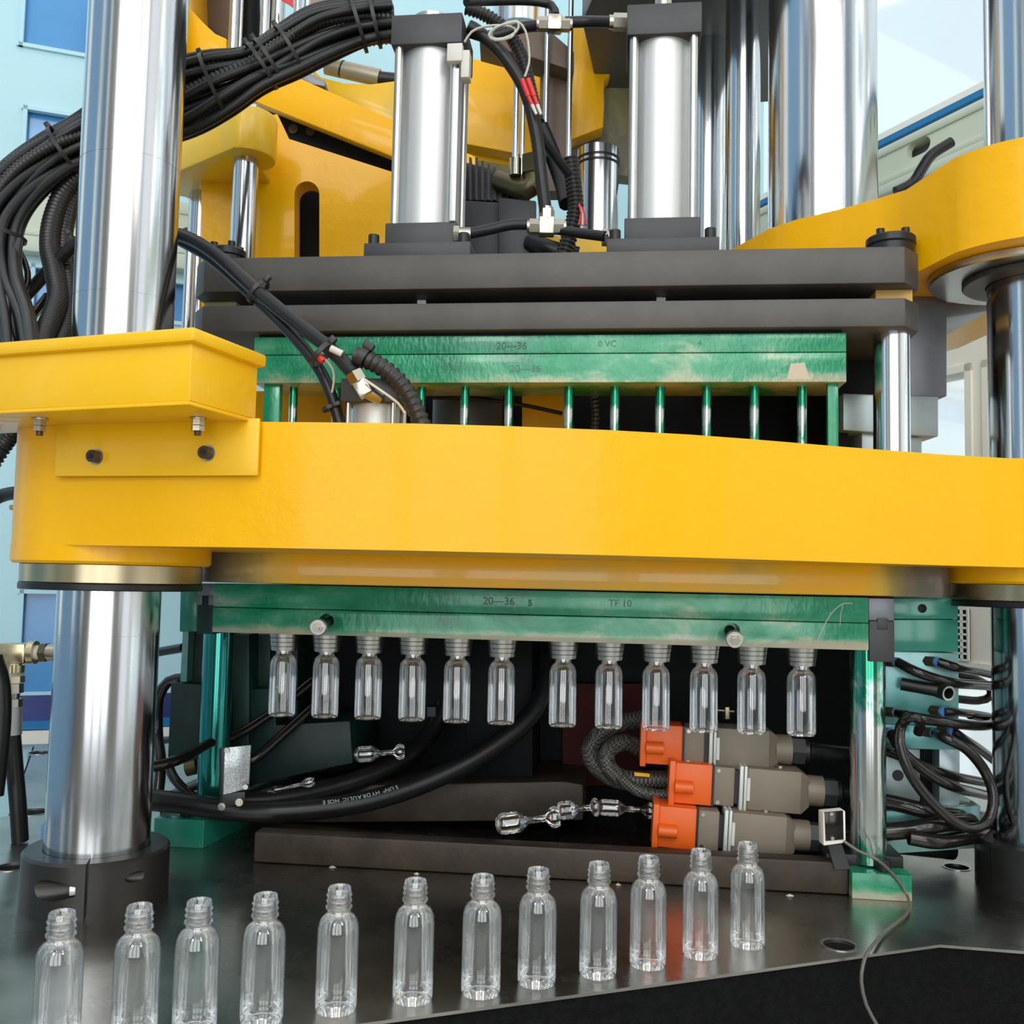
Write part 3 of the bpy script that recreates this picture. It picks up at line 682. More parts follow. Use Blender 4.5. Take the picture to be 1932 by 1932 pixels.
for i, x in enumerate([553, 634, 715, 795, 877, 960, 1073, 1160, 1245, 1333, 1423, 1513]):
    u = dp(x, 765, .045)[0]; r = .0060
    if i > 5: r = .0066
    solo('stretch_rod', MB().cyl(D(u, .045, ZT+.0005), D(u, .045, zu[2]), r, 20), ROD,
         'green smeared stretch rod below the stripper bars, '+(ORD[i]+' from the yellow cable box' if i < 11 else 'nearest the green spacer strip'), 'rod', 'stretch rods')
for x0, x1, lb in ((497, 527, 'green flat spacer bar beside the yellow cable box'), (1562, 1582, 'mottled green spacer strip between the last rod and the guide post')):
    a, b = dp(x0, 760, .02)[0], dp(x1, 760, .02)[0]
    solo('spacer_bar', dbox(a, b, .02, .032, ZT+.0005, zu[2]), GREENS, lb, 'spacer', bevel=.0006)
u = dp(1682, 700, .045)[0]
t = thing('guide_post', 'bright steel guide post between black plates and yellow platen', 'guide post', D(u, .045, ZT+.0005))
part('post', MB().cyl(D(u, .045, ZT+.0005), D(u, .045, PZ[1][0]), .0235, 40), CHROME2, t)
# stroke limit rods between the black plates
for x, lb in ((797, 'short steel limit pin between the black plates under the first cylinder'), (1245, 'short steel limit pin between the black plates under the second cylinder')):
    u = dp(x, 565, .06)[0]; t = thing('limit_pin', lb, 'pin', D(u, .06, PZ[1][1]))
    part('pin', MB().cyl(D(u, .06, PZ[1][1]), D(u, .06, PZ[0][0]), .008, 16), STEEL, t); part('nut', MB().hexa(D(u, .06, PZ[0][0]-.012), D(u, .06, PZ[0][0]-.001), .0125), STEEL, t)
for x0, x1, v, lb in ((1652, 1722, .03, 'amber spacer block between the black plates at the screw cap end'), (386, 446, .05, 'cream spacer block between the black plates beside the chrome tie bar')):
    a, b = dp(x0, 552, v)[0], dp(x1, 552, v)[0]
    solo('spacer_block', dbox(a, b, v, v+.12, PZ[1][1], PZ[0][0]), plain('spacer_'+str(x0), (.62, .36, .10) if x0 > 900 else (.60, .55, .30), .45, .1), lb, 'spacer', bevel=.001)
solo('gap_backing', dbox(-.30, .40, .13, .24, PZ[1][1], PZ[0][0]), DARKIN, 'added dark backing block in the gap between the black plates', 'mould block')  # dark block added so the gap between the plates reads dark
# capped guide bushes on the upper plate
for x0, x1, yb, v, lb in ((1634, 1727, 466, .075, 'black flanged bush cap with screws on the window end of the upper plate'), (396, 464, 490, .075, 'black flanged bush cap on the upper plate behind the chrome tie bar')):
    a, b = dp(x0, 440, v)[0], dp(x1, 440, v)[0]; r = (b-a)/2; c = D((a+b)/2, v, 0); z0 = PZ[0][1]
    t = thing('bush_cap', lb, 'bush', (c.x, c.y, z0))
    part('barrel', MB().cyl((c.x, c.y, z0), (c.x, c.y, z0+.024), r*.95, 32), BLKSCREW, t); part('flange', MB().cyl((c.x, c.y, z0+.0245), (c.x, c.y, z0+.037), r, 32, bev=.002), BLKSCREW, t)
    for k in range(4):
        q = .6+k*math.pi/2; e = (c.x+.7*r*math.cos(q), c.y+.7*r*math.sin(q))
        part('screw', MB().cyl((*e, z0+.037), (*e, z0+.045), .0055, 14), BLKSCREW, t)

# ================================================================ PNEUMATIC CYLINDERS
def pneu(px, label):
    v0 = .004; wf = .150; wc = .103; vc = v0+wf/2; u = dp(px, 470, v0)[0]; c = D(u, vc, PZ[0][1]); M = Matrix.Translation((c.x, c.y, 0)) @ rotz(DYAW)
    z0 = PZ[0][1]; zf = z0+.019; zc = z0+.019+.037; zt0 = zc+.262; zt1 = zt0+.044
    t = thing('pneumatic_cylinder', label, 'cylinder', c)
    part('flange', MB().box((0, 0, (z0+zf)/2), (wf, wf, zf-z0), M), DKGREY, t, bevel=.001)
    part('bottom_cap', MB().box((0, 0, (zf+zc)/2), (wc, wc, zc-zf), M), DKGREY, t, bevel=.0015)
    part('top_cap', MB().box((0, 0, (zt0+zt1)/2), (wc, wc, zt1-zt0), M), DKGREY, t, bevel=.0015)
    part('barrel', MB().lathe([(.0445, zc), (.0445, zt0)], 56, M), ALU, t, smooth=40)
    for sx in (-1, 1):
        for sy in (-1, 1):
            part('tie_rod', MB().cyl(M @ Vector((sx*.041, sy*.041, zc)), M @ Vector((sx*.041, sy*.041, zt0)), .0062, 16), STEEL, t)
            part('socket_screw', MB().cyl(M @ Vector((sx*.064, sy*.064, zf)), M @ Vector((sx*.064, sy*.064, zf+.015)), .0078, 18, bev=.0008), BLKSCREW, t)
    return t, M, zf, zc, zt0, zt1
cy1, M1, zf, zc, zt0, zt1 = pneu(786, 'aluminium pneumatic cylinder with the white sensor clip, left of the hose tee')
cy2, M2, *_ = pneu(1250, 'aluminium pneumatic cylinder in front of the slim chrome rams')
s = part('sensor_clip', MB().box((.043, -.052, zt0-.018), (.022, .012, .026), M1).box((.058, -.045, zt0-.034), (.012, .020, .040), M1), WHITE, cy1, bevel=.001, label='white reed sensor clip')
part('sensor_bar', MB().box((.045, -.050, (zc+zt0-.04)/2), (.009, .009, zt0-.04-zc), M1), ALU, cy1, bevel=.001)
part('port_stub', MB().cyl(M2 @ Vector((0, -.01, zt1)), M2 @ Vector((0, -.01, zt1+.03)), .012, 16), NICK, cy2)
part('port_stub', MB().cyl(M1 @ Vector((0.0, -.01, zt1)), M1 @ Vector((0.0, -.01, zt1+.012)), .030, 24), STEEL, cy1)

# ---- air hoses, tees and fittings between the cylinders
def hose(name, pts, r, mat, label, cat='hose', group=None, ribs=None, n=10):
    P = [pt(*p) if len(p) == 3 else Vector(p[:3]) for p in pts]
    return solo(name, MB().tube(P, r, n, ribs=ribs, step=.010), mat, label, cat, group, smooth=60)
def nutp(t, p, q, r, mat=NICK, name='hex_nut'): return part(name, MB().hexa(p, q, r), mat, t)
def tee(px, py, Y, k, label, legs, up=None):
    c = pt(px, py, Y); t = thing('tee_fitting', label, 'pipe fitting', c)
    part('body', MB().box(tuple(c), (.025*k, .022*k, .028*k)), NICK, t, bevel=.002)
    for d in legs:
        d = Vector(d); nutp(t, c+d*.012*k, c+d*.027*k, .0125*k); part('collar', MB().cyl(c+d*.027*k, c+d*.031*k, .0105*k, 20), NICK, t)
    return t, c
YT = 1.375
tee(1031, 428, YT, .9, 'nickel tee fitting low between the two cylinders', ((-1, 0, 0), (1, 0, 0), (0, 0, 1)))
hose('air_hose', [(880, 442, YT-.01), (920, 434, YT), (965, 424, YT), (1008, 424, YT)], .0078, RUB, 'short black air hose from the first cylinder foot to the low tee')
hose('air_hose', [(1056, 434, YT), (1095, 440, YT-.01), (1142, 446, YT-.03)], .0074, RUB, 'short black air hose from the low tee to the second cylinder foot')
hose('air_hose', [(1030, 402, YT), (1022, 340, YT), (1012, 255, YT), (990, 170, YT), (950, 105, YT), (905, 62, YT), (885, 50, YT)], .0095, RUB, 'black air hose dropping from the first cylinder top to the low tee')
hose('air_hose', [(880, 60, YT+.03), (920, 75, YT+.03), (955, 105, YT+.03), (985, 150, YT+.03), (1005, 200, YT+.03), (1018, 250, YT+.05), (1045, 290, YT+.07), (1075, 330, YT+.09)], .0072, RUB, 'second thinner black hose behind the one dropping to the tee')
for px, py in ((872, 443), (1152, 448)):
    c = pt(px, py, YT-.02); t = thing('elbow_fitting', 'nickel elbow fitting on the foot of the %s cylinder' % ('first' if px < 900 else 'second'), 'pipe fitting', c)
    part('body', MB().cyl(c+Vector((-.008, 0, 0)), c+Vector((.012, 0, 0)), .0105, 16), NICK, t); nutp(t, c+Vector((-.012, 0, 0)), c+Vector((-.004, 0, 0)), .0125)
t, c = tee(1046, 46, 1.40, .85, 'nickel tee fitting high beside the brown carriage', ((-1, 0, 0), (1, 0, 0)))
hose('air_hose', [(1066, 42, 1.40), (1110, 41, 1.40), (1160, 42, 1.38)], .0082, RUB, 'short black air hose from the high tee to the second cylinder top')
hose('air_hose', [(1025, 48, 1.41), (985, 52, 1.42), (940, 66, 1.42), (905, 72, 1.42)], .0082, RUB, 'black air hose from the high tee towards the first cylinder top')
c = pt(1170, 42, 1.38); t = thing('hose_nut', 'nickel hose nut screwed into the second cylinder top', 'pipe fitting', c); nutp(t, c+Vector((-.010, 0, 0)), c+Vector((.012, 0, 0)), .0125); part('collar', MB().cyl(c+Vector((-.016, 0, 0)), c+Vector((-.010, 0, 0)), .010, 18), NICK, t)
hose('overhead_hose', [(880, 4, 1.36), (930, 2, 1.40), (1000, 2, 1.42), (1040, 10, 1.42), (1048, 30, 1.41)], .0065, RUB, 'black hose arching along the top edge above the tee')
hose('corrugated_conduit', [(880, 15, 1.45), (915, 28, 1.45), (955, 58, 1.45), (985, 110, 1.45), (1003, 180, 1.45), (1015, 230, 1.45)], .0105, CORR, 'black corrugated conduit curving down behind the air hoses', 'conduit', ribs=.0016)
# white sensor lead loop with red and white ferrules
hose('sensor_lead', [(876, 80, 1.36), (890, 60, 1.36), (915, 50, 1.36), (950, 48, 1.36), (972, 55, 1.36), (965, 70, 1.355), (935, 76, 1.35), (922, 66, 1.35), (935, 52, 1.35), (965, 42, 1.35), (978, 44, 1.352), (974, 60, 1.355), (950, 72, 1.36), (930, 72, 1.365), (928, 60, 1.36), (945, 48, 1.36), (975, 40, 1.36), (992, 60, 1.36), (998, 95, 1.36), (998, 120, 1.36), (990, 145, 1.36)], .0018, CREAMW, 'cream sensor lead coiled in a small loop between the cylinders', 'cable', n=6)
for dx, nm in ((0, 'nearer the cylinder'), (11, 'further from the cylinder')):
    p = [pt(985+dx, 150-dx*.1, 1.357), pt(997+dx, 182, 1.357), pt(1004+dx*.9, 198, 1.357), pt(1012+dx*.8, 216, 1.357)]
    t = thing('wire_ferrule', 'red sleeved white wire splice tied to the hoses, '+nm, 'wire splice', p[3], 'wire splices')
    part('red_sleeve', MB().cyl(p[0], p[1], .0038, 12), RED, t); part('red_neck', MB().cyl(p[1], p[2], .0030, 12), RED, t); part('white_tip', MB().cyl(p[2], p[3], .0030, 12, r1=.0022), WHITE, t)
# ================================================================ UPPER YELLOW PLATEN (window side) AND RAMS
UZ0, UZ1 = .436, .562
def upz(px, py, z): P = pz(px, py, z); return (P.x, P.y)
edge = [upz(1400, 460, UZ1), upz(1450, 432, UZ1), upz(1500, 415, UZ1), upz(1580, 396, UZ1), upz(1655, 375, UZ1), upz(1710, 358, UZ1)]
UBR = .150
up_out = edge + arc(CRX, CRY, UBR, math.radians(205), math.radians(400), 30) + [(.80, 1.75), (.55, 2.35), (.30, 2.35), (.30, 1.75)]
t = thing('upper_platen', 'yellow cast upper platen arm gripping the chrome tie bar by the window', 'platen', (CRX, CRY, UZ0))
part('cast_arm', holed(up_out, [circle(CRX, CRY, .0602, 40)], UZ0, UZ1), YEL, t)
part('machined_pad', ring(CRX-.01, CRY+.01, .0605, .120, UZ0-.012, UZ0, .002), STEEL, t, label='bare machined pad under the boss')
part('gland_ring', ring(CRX, CRY, .0605, .090, UZ0-.020, UZ0-.012, .002), DKGREY, t)
# wide ram and two slim rams behind it
P = pt(1551, 300, 1.62); solo('hydraulic_ram', MB().cyl((P.x, P.y, UZ1), (P.x, P.y, 1.35), .089, 64), CHROME, 'very wide chrome hydraulic ram standing on the upper yellow platen', 'ram', smooth=40)
P = pt(1401, 300, 1.80); solo('guide_ram', MB().cyl((P.x, P.y, .20), (P.x, P.y, 1.12), .0325, 40), CHROME, 'slim chrome ram between the second cylinder and the wide ram', 'ram', smooth=40)
P = pt(1336, 300, 1.98); solo('guide_ram', MB().cyl((P.x, P.y, .20), (P.x, P.y, 1.122), .047, 40), CHROME, 'chrome ram half hidden behind the second aluminium cylinder', 'ram', smooth=40)
# head platen seen from below along the top
zh = 1.121
hp_ = [pz(1230, -60, zh), pz(1450, 20, zh), pz(1440, 72, zh), pz(1370, 145, zh), pz(1240, 170, zh)]
solo('head_platen', MB().zprism([(.18, 1.55), (.56, 1.55), (.62, 1.70), (.62, 2.2), (.2, 2.3), (.12, 1.9)], zh, zh+.16), DARKPL, 'dark blue grey underside of the head platen above the slim rams', 'platen', bevel=.004)
# blocks below the arm on the window side
t = thing('side_clamp_block', 'blue grey stepped clamp block below the upper arm beside the guide post', 'clamp', pt(1730, 800, 1.46))
part('upper_block', slab([(1690, 545), (1787, 545), (1787, 748), (1690, 748)], 1.44, .16), GREYBLK, t, bevel=.002)
part('pale_block', slab([(1591, 742), (1771, 748), (1771, 824), (1591, 812)], 1.43, .14), PALEBLK, t, bevel=.002)
part('lower_block', slab([(1626, 816), (1740, 826), (1740, 880), (1626, 880)], 1.44, .12), PALEBLK, t, bevel=.002)
part('dark_core', slab([(1560, 600), (1692, 600), (1692, 745), (1600, 745), (1600, 880), (1560, 880)], 1.45, .2), DARKIN, t)
part('underside_flange', slab([(1640, 540), (1870, 528), (1870, 585), (1787, 600), (1787, 620), (1640, 620)], 1.47, .2), GREYBLK, t, bevel=.002)
P = pt(1843, 563, 1.465); part('bore', MB().cyl(P, P+Vector((0, .01, 0)), .008, 20), BLKSCREW, t)
hose('black_lever', [(1690, 362, 1.75), (1722, 345, 1.75), (1740, 318, 1.75), (1758, 292, 1.75), (1795, 268, 1.75)], .010, RUB, 'black tied cable end lying over the slotted beam behind the arm', 'cable')

# ================================================================ REAR SWING ARM STRUCTURE (behind the cylinders)
YR = 1.80
t = thing('slotted_casting', 'yellow slotted side frame behind the first cylinder', 'machine frame', pt(560, 490, YR))
so = []
def pill_px(cx, y0, y1, w):
    r = w/2; return [(cx+r*math.cos(a), y0+r+r*math.sin(a)) for a in [math.pi+math.pi*i/12 for i in range(13)]]+[(cx+r, y1), (cx-r, y1)]
fr = [(380, 640), (380, 300), (440, 235), (523, 215), (545, 262), (742, 325), (900, 375), (900, 640)]
def slab_holed(out, holes, Y, th):
    m = holed([(x, -y) for x, y in out], [[(x, -y) for x, y in h] for h in holes], 0, 1)
    m.v = [tuple(pt(x, -y, Y)+Vector((0, (1-w)*th, 0))) for x, y, w in m.v]; return m
part('web', slab_holed(fr, [pill_px(579, 342, 500, 47)], YR, .045), YEL, t)
part('slot_back', slab([(530, 335), (640, 335), (640, 640), (530, 640)], YR+.12, .02), DARKIN, t)
t = thing('clamp_boss', 'yellow clamp boss holding the two slim chrome guide rods', 'clamp', pt(440, 320, 1.66))
m = MB(); c1 = pt(466, 262, 1.70); c2 = pt(372, 285, 1.83)
za, zb_ = c1.z-.040, c1.z+.040
hull = arc(c1.x, c1.y, .052, math.radians(-100), math.radians(70), 12)+[(c1.x+.02, c1.y+.20)]+[(c2.x+.01, c2.y+.16)]+arc(c2.x-.02, c2.y, .052, math.radians(110), math.radians(235), 10)
part('casting', MB().zprism(hull, za, zb_), YELW, t, bevel=.006)
part('nut_plate', MB().box((c1.x-.005, c1.y, zb_+.008), (.05, .04, .016)), PALEBLK, t, bevel=.002); part('nut', MB().hexa((c1.x-.006, c1.y, zb_+.016), (c1.x-.006, c1.y, zb_+.045), .014), BROWNSCREW, t)
solo('guide_rod', MB().cyl((c1.x, c1.y, .30), (c1.x, c1.y, za), .0225, 32), CHROME, 'slim chrome guide rod in front of the slotted yellow frame', 'rod')
P = pt(382, 400, 1.86); solo('guide_rod', MB().cyl((P.x, P.y, .10), (P.x, P.y, za+.01), .026, 32), CHROME, 'slim chrome guide rod just beside the thick tie bar', 'rod')
P = pt(354, 560, 1.60); solo('thin_rod', MB().cyl((P.x, P.y, -.02), (P.x, P.y, pt(354, 470, 1.60).z), .0075, 20), CHROME2, 'thin steel rod between the tie bar and the black plates', 'rod')
t = thing('swing_beam', 'yellow inclined swing beam passing behind the first cylinder', 'beam arm', pt(610, 250, 1.9))
part('face_plate', slab([(472, 188), (541, 136), (760, 234), (900, 296), (900, 362), (737, 294)], 1.93, .025), YEL, t, bevel=.003)
part('dark_recess', slab([(480, 180), (737, 270), (900, 330), (900, 400), (700, 345), (530, 275)], 1.99, .04), DARKIN, t)
for x, y in ((553, 243), (586, 247)): P = pt(x, y, 1.985); part('lug', MB().cyl(P, P+Vector((0, .02, 0)), .010, 16), BROWNSCREW, t)
solo('rear_platen', slab([(590, 130), (606, 145), (650, 156), (700, 158), (745, 152), (850, 150), (850, 270), (745, 232), (590, 175)], 2.35, .2), YELW, 'sunlit yellow rear casting above the inclined beam', 'casting', bevel=.004)
t = thing('rear_cylinder', 'beige horizontal cylinder lying on the sunlit rear casting', 'cylinder', pt(680, 140, 2.2))
part('barrel', MB().cyl(pt(615, 124, 2.37), pt(716, 147, 2.37), .021, 28), plain('beige_barrel', (.38, .34, .25), .4, .4), t); part('rod_end', MB().cyl(pt(716, 147, 2.37), pt(790, 155, 2.37), .016, 20), BLKSCREW, t); part('joint_band', MB().cyl(pt(644, 130, 2.37), pt(647, 131, 2.37), .0218, 28), BLKSCREW, t)
solo('rear_block', slab([(540, 120), (570, 130), (613, 152), (613, 163), (585, 158), (545, 140)], 1.95, .06), GREYBLK, 'small blue grey block on top of the inclined beam', 'block', bevel=.002)
# upper left of the gap: yellow arm, brown gearbox, rods
solo('yellow_casting', slab([(340, -420), (352, 8), (382, 40), (405, 62), (428, 72), (428, 130), (370, 118), (345, 90), (300, 60), (300, -420)], 2.0, .16), YEL, 'yellow arm edge showing between the tie bar and the hose bundle', 'casting', bevel=.004)
solo('yellow_rear_post', slab([(165, -420), (180, -420), (330, -420), (330, 150), (168, 150)], 1.9, .05), YELW, 'narrow yellow edge showing beside the thick tie bar at the top', 'casting', bevel=.003)
solo('brown_gearbox', slab([(352, -420), (440, -420), (440, 78), (415, 66), (375, 38)], 2.15, .12), BRWNCAR, 'brown painted housing behind the rods at the top edge', 'housing', bevel=.004)
t = thing('rod_pack', 'pack of polished rods with a dark cylinder above the hose bundle', 'rods', pt(500, 130, 2.0))
for x, r, Y in ((440, .010, 2.0), (453, .005, 2.02), (498, .009, 1.98), (522, .016, 2.05), (560, .008, 2.05), (578, .007, 2.02)): P = pt(x, 60, Y); part('rod', MB().cyl((P.x, P.y, pt(x, 180, Y).z), (P.x, P.y, pt(x, -420, Y).z), r, 20), CHROME, t)
part('dark_barrel', MB().cyl(pt(473, 150, 2.06), pt(473, -420, 2.06), .020, 24), DARKIN, t); part('warning_label', slab([(531, -10), (553, -10), (553, 14), (545, 8), (531, 0)], 2.0, .003), RED, t)
solo('pink_casting', slab([(583, -420), (622, -420), (622, 16), (583, 40)], 2.2, .1), plain('dusty_pink_casting', (.42, .33, .32), .6), 'dusty pink casting edge right of the polished rods at the top', 'casting')
# centre: yellow pieces, chrome, carriage, motor
t = thing('rear_casting', 'flat yellow rear arm showing between first cylinder and brown carriage', 'casting', pt(925, 300, 2.15))
part('face', slab([(770, 92), (860, 106), (965, 120), (1020, 140), (1020, 300), (965, 288), (860, 268), (770, 250)], 2.15, .12), YEL, t, bevel=.003); part('underside_rib', slab([(860, 268), (965, 288), (1020, 300), (1020, 318), (965, 312), (860, 296)], 2.2, .12), YELW, t)
P = pt(982, 20, 2.25); solo('centre_column_cap', MB().cyl((P.x, P.y, pt(982, 62, 2.25).z), (P.x, P.y, pt(982, -420, 2.25).z), .065, 40), CHROME2, 'wide chrome cylinder end high behind the white lead loop', 'cylinder')
t = thing('brown_carriage', 'brown carriage block running on thin polished rods', 'carriage', pt(1045, 300, 1.95))
part('cross_bar', slab([(965, 45), (1040, 60), (1083, 97), (1083, 134), (1010, 110), (905, 82), (905, 60)], 1.92, .07), BRWNCAR, t, bevel=.002); part('upright', slab([(1020, 118), (1074, 128), (1074, 360), (1020, 360)], 1.97, .05), BRWNCAR, t)
for x, y0, y1, r in ((974, 110, 340, .0065), (1030, -420, 250, .0058), (1074, -420, 320, .0055), (987, 130, 330, .0045)):
    P = pt(x, 200, 1.90); part('polished_rod', MB().cyl((P.x, P.y, pt(x, y1, 1.90).z), (P.x, P.y, pt(x, y0, 1.90).z), r, 16), CHROME, t)
t = thing('rear_boss', 'orange yellow rear boss with stained underside left of the second cylinder', 'casting', pt(1130, 260, 2.1))
part('face', slab([(1076, 46), (1135, 8), (1135, -300), (1200, -300), (1200, 96), (1140, 150), (1138, 240), (1076, 264)], 2.10, .05), YEL, t, bevel=.003)
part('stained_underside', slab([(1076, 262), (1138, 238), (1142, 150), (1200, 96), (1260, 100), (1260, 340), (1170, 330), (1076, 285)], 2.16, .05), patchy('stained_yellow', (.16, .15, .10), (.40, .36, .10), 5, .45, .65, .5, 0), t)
P = pt(1127, 400, 2.12); t = thing('rear_tie_bar', 'rear chrome tie bar with dark seal rings beyond the low tee', 'tie bar', (P.x, P.y, .1))
part('chrome_shaft', MB().cyl((P.x, P.y, .1), (P.x, P.y, pt(1127, 285, 2.12).z), .046, 40), CHROME, t)
for y in (306, 316): part('seal_ring', MB().cyl((P.x, P.y, pt(1127, y, 2.12).z), (P.x, P.y, pt(1127, y-4, 2.12).z), .0475, 40), BLKSCREW, t)
t = thing('finned_motor', 'black finned servo motor standing behind the first cylinder', 'motor', pt(930, 480, 1.62))
part('housing', slab([(860, 376), (1000, 384), (1000, 500), (860, 500)], 1.62, .14), DKGREY, t, bevel=.004); part('flange', slab([(940, 372), (1012, 378), (1012, 500), (940, 500)], 1.60, .02), DKGREY, t, bevel=.003)
part('head', slab([(860, 300), (905, 312), (935, 318), (945, 340), (965, 350), (1000, 372), (1000, 384), (860, 376)], 1.66, .10), DKGREY, t, bevel=.003)
for k in range(12):
    x = 862+k*11.5; y = 296+max(0, k-3)*6; part('fin', slab([(x, y), (x+5, y+2), (x+5, 378), (x, 376)], 1.645, .10), DKGREY, t)
t = thing('elbow_pipe', 'olive brass elbow pipe with a nut right of the finned motor', 'pipe fitting', pt(990, 365, 1.62))
part('bend', MB().tube([pt(940, 340, 1.64), pt(968, 350, 1.62), (pt(995, 358, 1.60)), pt(1006, 345, 1.60), pt(1006, 318, 1.60)], .017, 14), BRASSG, t); part('nut', MB().hexa(pt(1006, 330, 1.60), pt(1006, 296, 1.60), .0215), BRASSG, t); part('stub', MB().cyl(pt(972, 332, 1.6), pt(972, 300, 1.6), .010, 16), NICK, t)
hose('corrugated_conduit', [(1076, 300, 1.52), (1082, 345, 1.52), (1086, 395, 1.52), (1076, 440, 1.52), (1064, 482, 1.52)], .0135, CORR, 'upright black corrugated conduit right of the low tee', 'conduit', ribs=.0017)
for k, dx in enumerate((0, 7, 13)):
    hose('wire', [(1092, 385, 1.50), (1097+dx*.3, 402, 1.50), (1092+dx, 425, 1.50)], .0022, (RED, WHITE, RED)[k], ('short red wire tail hanging by the upright conduit', 'short white wire tail hanging by the upright conduit', 'second short red wire tail by the upright conduit')[k], 'wire')
hose('rear_hose', [(1020, 240, 1.62), (1045, 300, 1.60), (1062, 350, 1.58), (1070, 385, 1.56)], .014, RUB, 'thick black hose slanting down to the upright conduit')
solo('rear_yellow_wedge', slab([(1000, 440), (1150, 455), (1140, 500), (960, 500)], 1.75, .06), YELW, 'pale yellow wedge of the rear frame below the low tee', 'casting')
hose('drain_hose', [(1000, 455, 1.6), (1040, 472, 1.58), (1090, 484, 1.58)], .016, RUB, 'black hose lying across the yellow wedge under the low tee')

# ================================================================ WHAT SHOWS BETWEEN THE RODS
t = thing('dark_backdrop', 'added dark backdrop block seen between the stretch rods', 'machine frame', D(0, .5, ZT))  # backdrop block added to keep the view between the rods dark
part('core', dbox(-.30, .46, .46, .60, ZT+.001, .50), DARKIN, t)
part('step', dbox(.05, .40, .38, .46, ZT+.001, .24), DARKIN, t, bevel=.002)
solo('inner_drum', MB().cyl(D(dp(875, 760, .22)[0], .26, ZT+.0005), D(dp(875, 760, .22)[0], .26, .30), .057, 40), plain('dull_grey_drum', (.09, .09, .085), .45, .5), 'dull grey drum behind the third and fourth rods', 'drum')
solo('inner_rib', dslab([(985, 736), (1068, 736), (1068, 850), (985, 850)], .30, .04), YEL, 'small yellow rib glimpsed between the stretch rods', 'casting')
solo('inner_rib', dslab([(480, 738), (640, 738), (640, 860), (480, 860)], .24, .04), YEL, 'yellow rib behind the small cylinder and the bent hoses', 'casting')
hose('thin_cable', [(815, 750, 1.50), (900, 752, 1.48), (990, 765, 1.46), (1060, 780, 1.44)], .003, RUB, 'thin black cable slanting behind the fourth to sixth rods', 'cable', n=6)
hose('corrugated_conduit', [(1118, 740, 1.45), (1124, 775, 1.45), (1122, 815, 1.45)], .007, CORR, 'short black corrugated conduit between the middle rods', 'conduit', ribs=.0016)
# small cylinder on the platen in front of the stripper bars
cc = pt(710, 790, 1.19); u_ = Matrix.Translation((cc.x, cc.y, 0)) @ rotz(math.radians(-7)); zz = pt(710, 757, 1.15).z
t = thing('small_cylinder', 'small aluminium cylinder with black cap in front of the stripper bars', 'cylinder', (cc.x, cc.y, ZT+.0005))
part('barrel', MB().cyl((cc.x, cc.y, ZT+.0005), (cc.x, cc.y, zz), .0285, 36), ALU, t); zc2 = pt(710, 712, 1.15).z
part('cap', MB().box((0, 0, (zz+zc2)/2), (.071, .071, zc2-zz), u_), DKGREY, t, bevel=.002)
for sx in (-1, 1):
    for sy in (-1, 1): part('tie_rod', MB().cyl(u_ @ Vector((sx*.0275, sy*.0275, ZT+.0005)), u_ @ Vector((sx*.0275, sy*.0275, zz)), .0038, 12), STEEL, t)
P = u_ @ Vector((.010, -.0355, zz+.010)); part('cap_screw', MB().cyl(P, P+Vector((0, -.003, 0)), .006, 16), STEEL, t)
# nickel elbow on its cap
a = pt(672, 712, 1.135); b = pt(690, 742, 1.135); d = (b-a).normalized()
t = thing('elbow_fitting', 'bright nickel elbow on the small cylinder cap', 'pipe fitting', b)
nutp(t, a-d*.006, a+d*.007, .0115); part('body', MB().box((0, 0, 0), (.017, .017, .019), Matrix.Translation(a+d*.0155) @ d.to_track_quat('Z', 'Y').to_matrix().to_4x4()), NICK, t, bevel=.0015)
part('swivel', MB().cyl(a+d*.018, a+d*.018+Vector((.016, .014, -.006)), .008, 18), NICK, t)

# ================================================================ HOSES AND HARNESS
hose('bent_hose', [(-20, 640, 1.36), (60, 545, 1.34), (155, 452, 1.32), (245, 430, 1.31), (335, 442, 1.285), (400, 475, 1.25), (480, 545, 1.21), (560, 610, 1.18), (625, 660, 1.155), (668, 706, 1.137)], .0088, RUB, 'thick black hose bending from behind the tie bar to the nickel elbow')
hose('bent_hose', [(335, 452, 1.305), (400, 490, 1.27), (478, 560, 1.23), (545, 625, 1.20), (598, 690, 1.18), (625, 745, 1.17), (642, 805, 1.165)], .0072, RUB, 'black hose running under the thick one and down behind the platen edge')
hose('corrugated_conduit', [(672, 672, 1.145), (705, 684, 1.14), (745, 712, 1.135), (775, 752, 1.135), (798, 806, 1.135)], .0112, CORR, 'glossy black corrugated conduit dropping behind the platen rim', 'conduit', ribs=.0021, n=14)
hose('sensor_lead', [(688, 716, 1.118), (720, 738, 1.115), (750, 760, 1.118), (764, 780, 1.12)], .0016, CREAMW, 'cream lead crossing the black cap of the small cylinder', 'cable', n=6)
hose('sensor_lead', [(612, 676, 1.15), (628, 696, 1.155), (630, 720, 1.16), (626, 742, 1.165)], .0015, CREAMW, 'short cream lead hanging beside the bent hoses', 'cable', n=6)
t = thing('wire_ferrule', 'white and red wire splice tied where the bent hoses meet', 'wire splice', pt(640, 665, 1.14)); part('white_sleeve', MB().cyl(pt(624, 657, 1.14), pt(646, 668, 1.14), .0042, 12), WHITE, t); part('red_sleeve', MB().cyl(pt(600, 672, 1.15), pt(611, 681, 1.15), .0045, 12), RED, t)
